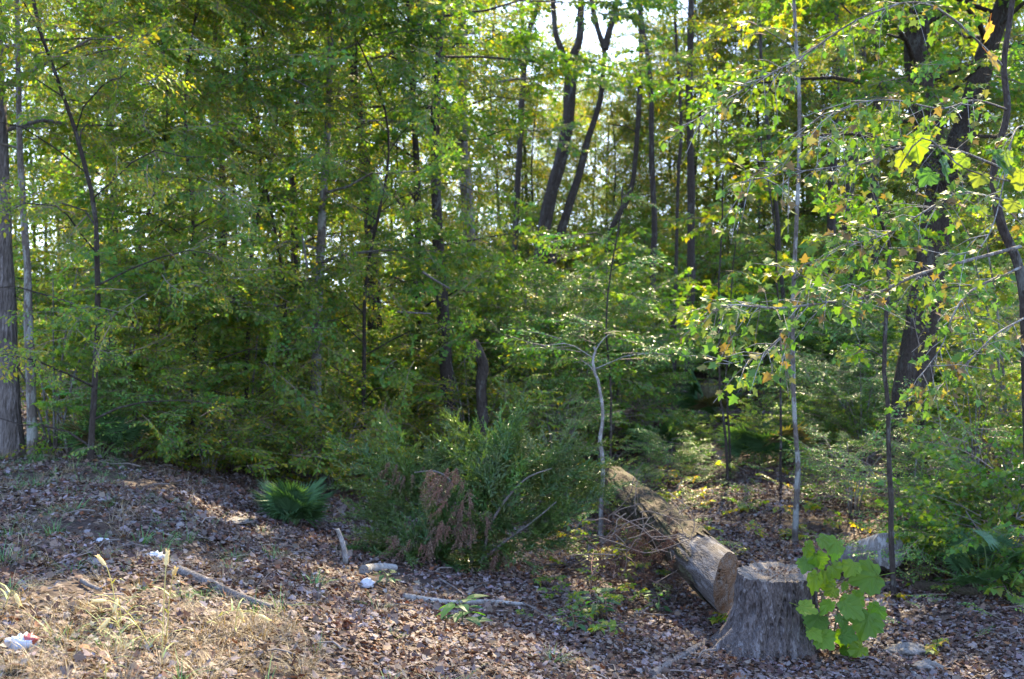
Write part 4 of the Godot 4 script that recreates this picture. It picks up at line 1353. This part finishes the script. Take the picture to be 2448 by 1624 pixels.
func blade(p: Vector3, d: Vector3, ln: float, w: float, col: Color, bend: float) -> void:
	var s := d.cross(Vector3.UP).normalized()
	if s.length() < 0.5:
		s = Vector3.RIGHT
	var out := Vector3(d.x, 0, d.z)
	var a0 := p - s * w
	var b0 := p + s * w
	for k in 3:
		var u := (k + 1) / 3.0
		var c := p + d * ln * u + (out * 0.5 + Vector3(0, -0.7, 0)) * ln * bend * u * u
		var ww := w * (1.0 - u)
		var a1 := c - s * ww
		var b1 := c + s * ww
		tri(a0, a1, b0, col)
		if k < 2:
			tri(b0, a1, b1, col)
		a0 = a1; b0 = b1

func stick(called: String, label: String, category: String, pix: Array, r0: float, r1: float, mat: Material, lift := 0.0, ridge := 0.15) -> Node3D:
	var w := []
	for p in pix:
		var q := gp(p[0], p[1])
		q.y += r0 * 0.6 + lift
		w.append(q)
	var root := thing(called, label, category, w[0])
	var loc := []
	for p in w:
		loc.append(p - w[0])
	tube(curve(loc, 18), taper(r0, r1, 18), 9, Color.WHITE, ridge, r0 * 900.0 + pix[0][0], 0.0, true)
	obj("wood", made(mat), root)
	return root

func debris() -> void:
	stick("dead_limb", "long weathered grey limb lying down the bank", "branch", [[425, 1378], [490, 1405], [560, 1437], [612, 1458], [650, 1470]], 0.034, 0.022, M.dead, 0.018)
	stick("dead_limb", "short pale stick left of the long grey limb", "branch", [[196, 1402], [216, 1414], [240, 1426]], 0.016, 0.010, M.dead, 0.02)
	stick("dead_limb", "pale barkless branch lying in front of the cedar bush", "branch", [[965, 1432], [1030, 1442], [1090, 1450], [1170, 1446], [1255, 1452]], 0.030, 0.016, M.bark_pale)
	stick("dead_limb", "forked dead branch sloping from the cedar to the pale branch", "branch", [[1050, 1395], [1080, 1412], [1112, 1436]], 0.010, 0.006, M.dead, 0.03)
	stick("dead_limb", "pale root like limb running to the stump at bottom", "branch", [[1560, 1622], [1610, 1590], [1660, 1560], [1700, 1540]], 0.03, 0.026, M.dead)
	stick("dead_limb", "thin forked twig at the bottom centre pointing down right", "branch", [[1182, 1556], [1210, 1575], [1250, 1600]], 0.012, 0.006, M.dead)
	stick("dead_limb", "short upright looking twig at the bottom centre", "branch", [[1182, 1530], [1176, 1570], [1180, 1605]], 0.009, 0.006, M.bark_pale)
	stick("dead_limb", "yellowish stick at the lower right beside the flat stone", "branch", [[2130, 1572], [2160, 1592], [2190, 1622]], 0.018, 0.014, M.bark_pale)
	stick("dead_limb", "long dead branch on the bank left of the cedar", "branch", [[600, 1245], [660, 1280], [720, 1320], [745, 1340]], 0.016, 0.01, M.dead)
	stick("dead_limb", "mossy dead log lying at the right edge in shade", "branch", [[2190, 1415], [2260, 1420], [2350, 1432], [2460, 1428]], 0.06, 0.05, M.log)
	stick("dead_limb", "pale broken log end left of the cedar bush", "branch", [[870, 1372], [905, 1366], [945, 1366]], 0.045, 0.03, M.bark_pale)
	stick("dead_limb", "thin pole leaning on the slope behind the fallen log", "branch", [[1620, 1185], [1660, 1140], [1690, 1105]], 0.022, 0.014, M.dead, 0.1)
	stick("dead_limb", "thin horizontal dead stem across the shady ditch by the stump", "branch", [[1500, 1105], [1580, 1095], [1640, 1108]], 0.014, 0.008, M.dead, 0.25)
	# lichened stub curving up behind the bank
	var lw := [gp(826, 1352)]
	for p in [[826, 1330], [818, 1295], [806, 1265]]:
		lw.append(px(p[0], p[1], -lw[0].z))
	var ls := thing("lichened_stub", "pale lichen covered branch stub curving up right of the palmetto", "branch", lw[0])
	var loc := []
	for p in lw:
		loc.append(p - lw[0])
	tube(curve(loc, 12), taper(0.024, 0.017, 12), 10, Color.WHITE, 0.25, 5.0, 0.0, true)
	obj("wood", made(M.bark_pale), ls)
	# curved liana in the middle
	var lv := [gp(1252, 1080)]
	for p in [[1250, 1003], [1234, 940], [1233, 872], [1255, 820], [1276, 740], [1290, 640]]:
		lv.append(px(p[0], p[1], -lv[0].z - 1.0))
	var li := thing("liana", "reddish bare vine stem bowed out in the middle of the thicket", "vine", lv[0])
	loc = []
	for p in lv:
		loc.append(p - lv[0])
	tube(curve(loc, 26), taper(0.018, 0.012, 26), 8, Color.WHITE, 0.1, 5.0, 0.0, true)
	obj("stem", made(M.dead), li)
	# bare pale stems in the left thicket
	var bs := [["pale bare stem, left of a pair deep in the left thicket", [[604, 930], [610, 870], [615, 800]]], ["pale bare stem, right of a pair deep in the left thicket", [[655, 905], [656, 860], [658, 800]]], ["slanting pale dead stem in the thicket above the palmetto", [[735, 640], [728, 600], [722, 560]]], ["dead twig lying on leaves high in the middle thicket", [[950, 745], [990, 748], [1030, 750]]], ["bent dead twig crossing the foliage right of the lichen spotted trunk", [[1010, 650], [1040, 670], [1075, 690]]], ["pale dead branch across the left thicket", [[165, 888], [230, 890], [320, 886]]]]
	for b in bs:
		var pts := []
		var dd := 15.2 if b[1][0][0] < 700 else 14.6
		for p in b[1]:
			pts.append(px(p[0], p[1], dd))
		if b[1][0][1] > 895:
			var f := px(b[1][0][0] - 2, 1090, dd)
			f.y = gh(f.x, f.z)
			pts.push_front(f)
		var o := thing("dead_limb", b[0], "branch", pts[0])
		var lc := []
		for p in pts:
			lc.append(p - pts[0])
		tube(curve(lc, 10), taper(0.018, 0.010, 10), 6, Color.WHITE, 0.2, 3.0, 0.0, true)
		obj("wood", made(M.dead), o)
	# litter left by people
	var white := plain_mat(Color(0.288, 0.296, 0.312), 0.5)
	var red := plain_mat(Color(.25, .03, .03), 0.5)
	crumple("paper_wrapper", "crumpled white and red paper wrapper on the straw at lower left", "litter", gp(48, 1558), 0.075, 0.055, white, 3, red)
	crumple("paper_cup", "crushed bluish white cup lying on the bank", "litter", gp(370, 1340), 0.075, 0.035, white, 4, null)
	crumple("paper_scrap", "small white scrap beside the upper end of the grey limb", "litter", gp(424, 1397), 0.022, 0.012, white, 5, null)
	crumple("paper_scrap", "round white lump beside the pale log end left of the cedar", "litter", gp(876, 1410), 0.055, 0.05, white, 6, null)
	crumple("paper_scrap", "pale flat scrap on the bank above the crushed cup", "litter", gp(245, 1298), 0.055, 0.02, white, 7, null)
	crumple("paper_scrap", "white scrap in the weeds below the white lichened sapling", "litter", gp(1452, 1355), 0.035, 0.03, white, 8, null)
	crumple("flat_stone", "flat pale stone at the lower right corner", "stone", gp(2175, 1565), 0.16, 0.05, M.stone, 9, null)
	crumple("flat_stone", "second pale stone below the flat one at lower right", "stone", gp(2215, 1605), 0.10, 0.05, M.stone, 10, null)
	crumple("sandy_stone", "pale sunlit stone on the bank left of the palmetto", "stone", gp(560, 1250), 0.14, 0.03, M.stone, 11, null)

func crumple(called: String, label: String, category: String, p: Vector3, w: float, h: float, mat: Material, sd: int, second: Material) -> void:
	var root := thing(called, label, category, p)
	for part in (2 if second else 1):
		var P := []
		var cols := []
		var uvs := []
		for j in 14:
			for i in 22:
				var a := TAU * i / 22.0
				var b := PI * (j / 13.0 - 0.5)
				var e := Vector3(-cos(b) * cos(a), sin(b), cos(b) * sin(a))
				var k := 1.0 + 0.55 * bump_noise.get_noise_3d(e.x * 55.0 + sd * 40, e.y * 55.0, e.z * 55.0) + 0.35 * absf(bump_noise.get_noise_3d(e.x * 140.0, e.y * 140.0 + sd * 9, e.z * 140.0))
				var q := Vector3(e.x * w, e.y * h, e.z * w * 0.7) * k
				if part == 1:
					q = q * 0.55 + Vector3(w * 0.55, h * 0.55, 0.0)
				q.y = maxf(q.y, -0.01) + h * 0.35
				P.append(q)
				cols.append(Color.WHITE)
				uvs.append(Vector2.ZERO)
		grid(P, cols, uvs, 22, 14, true)
		obj(["body", "red_flap"][part], made([mat, second][part]), root)

func ground_cover() -> void:
	# fallen leaves
	var pal := [Color(0.098, 0.067, 0.052), Color(0.063, 0.039, 0.030), Color(0.080, 0.041, 0.029), Color(0.128, 0.110, 0.107), Color(0.158, 0.140, 0.140), Color(0.049, 0.032, 0.026), Color(0.121, 0.088, 0.067), Color(0.112, 0.054, 0.024), Color(0.093, 0.071, 0.062), Color(0.117, 0.097, 0.089), Color(0.140, 0.113, 0.091)]
	var clumps := []
	for k in 6:
		rng.seed = 1200 + k
		for i in 62:
			var a := rng.randf() * TAU
			var r := 0.30 * sqrt(rng.randf())
			var p := Vector3(cos(a) * r, rng.randf_range(0.002, 0.022), sin(a) * r)
			var d := Vector3(rng.randf_range(-1, 1), rng.randf_range(-0.25, 0.35), rng.randf_range(-1, 1)).normalized()
			var up := (Vector3.UP + rv() * 0.55).normalized()
			leaf(p, d, up, rng.randf_range(0.018, 0.052), [0, 4, 1, 0, 3][rng.randi() % 5], pick(pal), rng.randf_range(-0.35, 0.5), rng.randf_range(-0.3, 0.45))
		clumps.append(made(M.dry))
	rng.seed = 1300
	var xf := []
	var tints := []
	for i in 9000:
		var near := i < 6000
		var dep := sqrt(rng.randf_range(16.0, 260.0)) if near else sqrt(rng.randf_range(260.0, 1800.0))
		var x := rng.randf_range(-0.5, 0.5) * dep * 0.98
		var s := 0.925 * x + 0.38 * dep
		if s < 1.2 and rng.randf() < 0.45:
			continue
		if bump_noise.get_noise_2d(x * 14.0 + 300.0, dep * 14.0) < -0.16 and rng.randf() < 0.75:
			continue
		var nrm := gn(x, -dep)
		var a := rng.randf() * TAU
		var xx := Vector3(cos(a), 0, sin(a))
		xx = (xx - nrm * xx.dot(nrm)).normalized()
		var sc := rng.randf_range(0.8, 1.15) * (1.0 if near else 1.7)
		xf.append(Transform3D(Basis(xx * sc, nrm * sc, xx.cross(nrm) * sc), Vector3(x, gh(x, -dep) + 0.004, -dep)))
		var k := rng.randf_range(0.75, 1.2)
		tints.append(Color(k * rng.randf_range(.95, 1.1), k, k * rng.randf_range(.9, 1.1)))
	var stf := (get_node("stump") as Node3D).position
	var sth := 176.0 * (-stf.z / FL)
	for i in 4:
		var e := Basis.from_euler(Vector3(0.05, rng.randf() * TAU, 0.05)).scaled(Vector3(0.42, 0.6, 0.42))
		xf.append(Transform3D(e, stf + Vector3(-0.07 + 0.05 * i, sth + 0.012, 0.09 - 0.02 * i)))
		tints.append(Color(1.1, 1.0, .8))
	for i in 26:
		var a := TAU * i / 26.0
		var q := stf + Vector3(cos(a) * 0.42 - 0.05, 0, sin(a) * 0.40)
		xf.append(Transform3D(Basis.from_euler(Vector3(0.35 * sin(a), a, -0.35 * cos(a))).scaled(Vector3.ONE * 0.6), Vector3(q.x, gh(q.x, q.z) + 0.03, q.z)))
		tints.append(Color(0.9, 0.9, 0.9))
	var lit := spread("leaf_litter", clumps, xf, tints, self)
	tag(lit, "brown and grey fallen leaves covering the bank and ditch", "fallen leaves")
	rng.seed = 1350
	var tw := []
	for k in 3:
		tube(curve([Vector3(-0.16, 0, 0), Vector3(-0.05, 0.015, 0.02), Vector3(0.05, 0.0, -0.015), Vector3(0.17, 0.012, 0.02 * k)], 7), taper(0.006, 0.003, 7), 5, Color(.16, .13, .11), 0.3, k, 0.0, false)
		tube([Vector3(0.02, 0.0, 0.0), Vector3(0.09, 0.03, 0.05 - 0.04 * k)], [0.003, 0.0015], 4, Color(.15, .12, .10), 0.0, 0.0, 0.0, false)
		tw.append(made(M.twig))
	xf = []
	tints = []
	for i in 380:
		var q := sqrt(rng.randf_range(16.0, 300.0))
		var x := rng.randf_range(-0.4, 0.5) * q
		var p := Vector3(x, gh(x, -q) + 0.03, -q)
		xf.append(Transform3D(Basis.from_euler(Vector3(rng.randf_range(-.15, .15), rng.randf() * TAU, rng.randf_range(-.15, .15))).scaled(Vector3.ONE * rng.randf_range(0.4, 1.3)), p))
		var k := rng.randf_range(0.4, 1.1)
		tints.append(Color(k, k, k))
	var twg := spread("ground_twigs", tw, xf, tints, self)
	tag(twg, "small dead twigs strewn over the fallen leaves", "twigs")
	# single fallen leaves nearest the road
	var g := get_node("ground")
	rng.seed = 1400
	var singles := []
	for k in 12:
		singles.append(lobed_leaf_mesh([0, 4, 1, 3][k % 4], pick(pal), rng.randf_range(-0.3, 0.5), rng.randf_range(-0.2, 0.5), M.dry, 0.25))
	for i in 280:
		var q := gp(rng.randf_range(0, 2448), rng.randf_range(1330, 1624))
		var o := obj("fallen_leaf", singles[rng.randi() % 12], g)
		var sz := rng.randf_range(0.03, 0.06)
		var b := Basis.from_euler(Vector3(rng.randf_range(-.4, .4), rng.randf() * TAU, rng.randf_range(-.4, .4)))
		o.transform = Transform3D(b.scaled(Vector3.ONE * sz), q + Vector3(0, 0.03, 0))
	# grass
	var tufts := []
	for k in 4:
		rng.seed = 1500 + k
		for i in 22:
			var a := rng.randf() * TAU
			var c: Color = [Color(.19, .148, .085), Color(.16, .12, .07), Color(.225, .18, .105), Color(.135, .10, .062)][rng.randi() % 4]
			if k == 3:
				c = [Color(.07, .17, .04), Color(.10, .20, .05), Color(.06, .14, .05)][rng.randi() % 3]
			blade(Vector3(cos(a), 0, sin(a)) * rng.randf() * 0.06, Vector3(cos(a) * rng.randf_range(.2, 1.3), 1.0, sin(a) * rng.randf_range(.2, 1.3)).normalized(), rng.randf_range(0.08, 0.26), rng.randf_range(0.0012, 0.003), c, rng.randf_range(0.3, 1.1))
		tufts.append(made(M.straw))
	var dry := []
	var dt := []
	var grn := []
	var gt := []
	rng.seed = 1600
	for i in 2100:
		var dep := sqrt(rng.randf_range(14.0, 190.0))
		var x := rng.randf_range(-0.52, 0.25) * dep
		var s := 0.925 * x + 0.38 * dep
		if s > rng.randf_range(-0.6, 2.6):
			continue
		var nm := bump_noise.get_noise_2d(x * 40.0, dep * 40.0)
		var sc := rng.randf_range(0.6, 1.25)
		var t := Transform3D(Basis.from_euler(Vector3(0, rng.randf() * TAU, 0)).scaled(Vector3.ONE * sc), Vector3(x, gh(x, -dep), -dep))
		var k := rng.randf_range(0.75, 1.2)
		if nm > 0.12 or rng.randf() < 0.06:
			grn.append(t); gt.append(Color(k, k, k))
		else:
			dry.append(t); dt.append(Color(k, k, k))
	for i in 260:
		var q := gp(rng.randf_range(-40, 760), rng.randf_range(1440, 1624))
		dry.append(Transform3D(Basis.from_euler(Vector3(rng.randf_range(-.3, .3), rng.randf() * TAU, rng.randf_range(-.3, .3))).scaled(Vector3.ONE * rng.randf_range(0.5, 1.1)), q))
		dt.append(Color.WHITE)
	var dg := spread("dry_grass", tufts.slice(0, 3), dry, dt, self)
	tag(dg, "straw coloured dry grass on the bank at lower left", "grass")
	var gg := many("green_grass", tufts[3], grn, gt, self)
	tag(gg, "short green grass blades scattered on the bank", "grass")
	for s in [[340, 1300, "green grass tuft on the bank above the crushed cup"], [180, 1225, "green grass tuft near the left edge halfway up the bank"], [90, 1105, "tall grass tuft at the foot of the slim left trunk"], [12, 1345, "green grass tuft at the left edge of the bank"], [1320, 1590, "fine green weed tuft at the bottom centre"], [750, 1405, "small green weed on leaves left of the white lump"]]:
		rng.seed = s[0]
		var o := thing("grass_tuft", s[2], "grass", gp(s[0], s[1]))
		for k in 46:
			var a := rng.randf() * TAU
			var c: Color = [Color(.07, .17, .05), Color(.10, .20, .05), Color(.06, .15, .06)][rng.randi() % 3]
			blade(Vector3(cos(a), 0, sin(a)) * rng.randf() * 0.08, Vector3(cos(a) * rng.randf_range(.2, 1.3), 1.0, sin(a) * rng.randf_range(.2, 1.3)).normalized(), rng.randf_range(0.10, 0.26), rng.randf_range(0.002, 0.004), c, rng.randf_range(0.2, 0.9))
		obj("blades", made(M.straw), o)
	# weeds and seedlings of the forest floor
	rng.seed = 1700
	xf = []
	tints = []
	for i in 3000:
		var dep := sqrt(rng.randf_range(70.0, 700.0))
		var x := rng.randf_range(-0.4, 0.5) * dep
		var s := 0.925 * x + 0.38 * dep
		if s < 3.3 + rng.randf() * 1.5 or (dep < 10.0 and rng.randf() < 0.6):
			continue
		if bump_noise.get_noise_2d(x * 18.0, dep * 18.0) < -0.05:
			continue
		var p := Vector3(x, gh(x, -dep) + rng.randf_range(0.03, 0.22), -dep)
		if shaded_out(p, 0.15):
			continue
		var e := Basis.from_euler(Vector3(rng.randf_range(-.4, .4), rng.randf() * TAU, rng.randf_range(-.2, .6)))
		xf.append(Transform3D(e.scaled(Vector3.ONE * rng.randf_range(0.5, 1.0)), p))
		var k := rng.randf_range(0.8, 1.3)
		tints.append(Color(k * rng.randf_range(.9, 1.5), k, k))
	for i in 90:
		var c: Array = [[1300, 1640, 1310, 1500], [2080, 2470, 1330, 1560], [1240, 1560, 1400, 1500], [1480, 1800, 1080, 1260]][i % 4]
		var p := gp(rng.randf_range(c[0], c[1]), rng.randf_range(c[2], c[3])) + Vector3(0, rng.randf_range(0.03, 0.2), 0)
		var e := Basis.from_euler(Vector3(rng.randf_range(-.4, .4), rng.randf() * TAU, rng.randf_range(-.1, .7)))
		xf.append(Transform3D(e.scaled(Vector3.ONE * rng.randf_range(0.25, 0.55)), p))
		var k := rng.randf_range(0.7, 1.1)
		tints.append(Color(k * 0.9, k, k))
	var wd := spread("undergrowth", [B.vine[0], B.small[0], B.vine[1], B.small[1]], xf, tints, self)
	tag(wd, "low leafy weeds and seedlings on the shaded forest floor", "weeds")
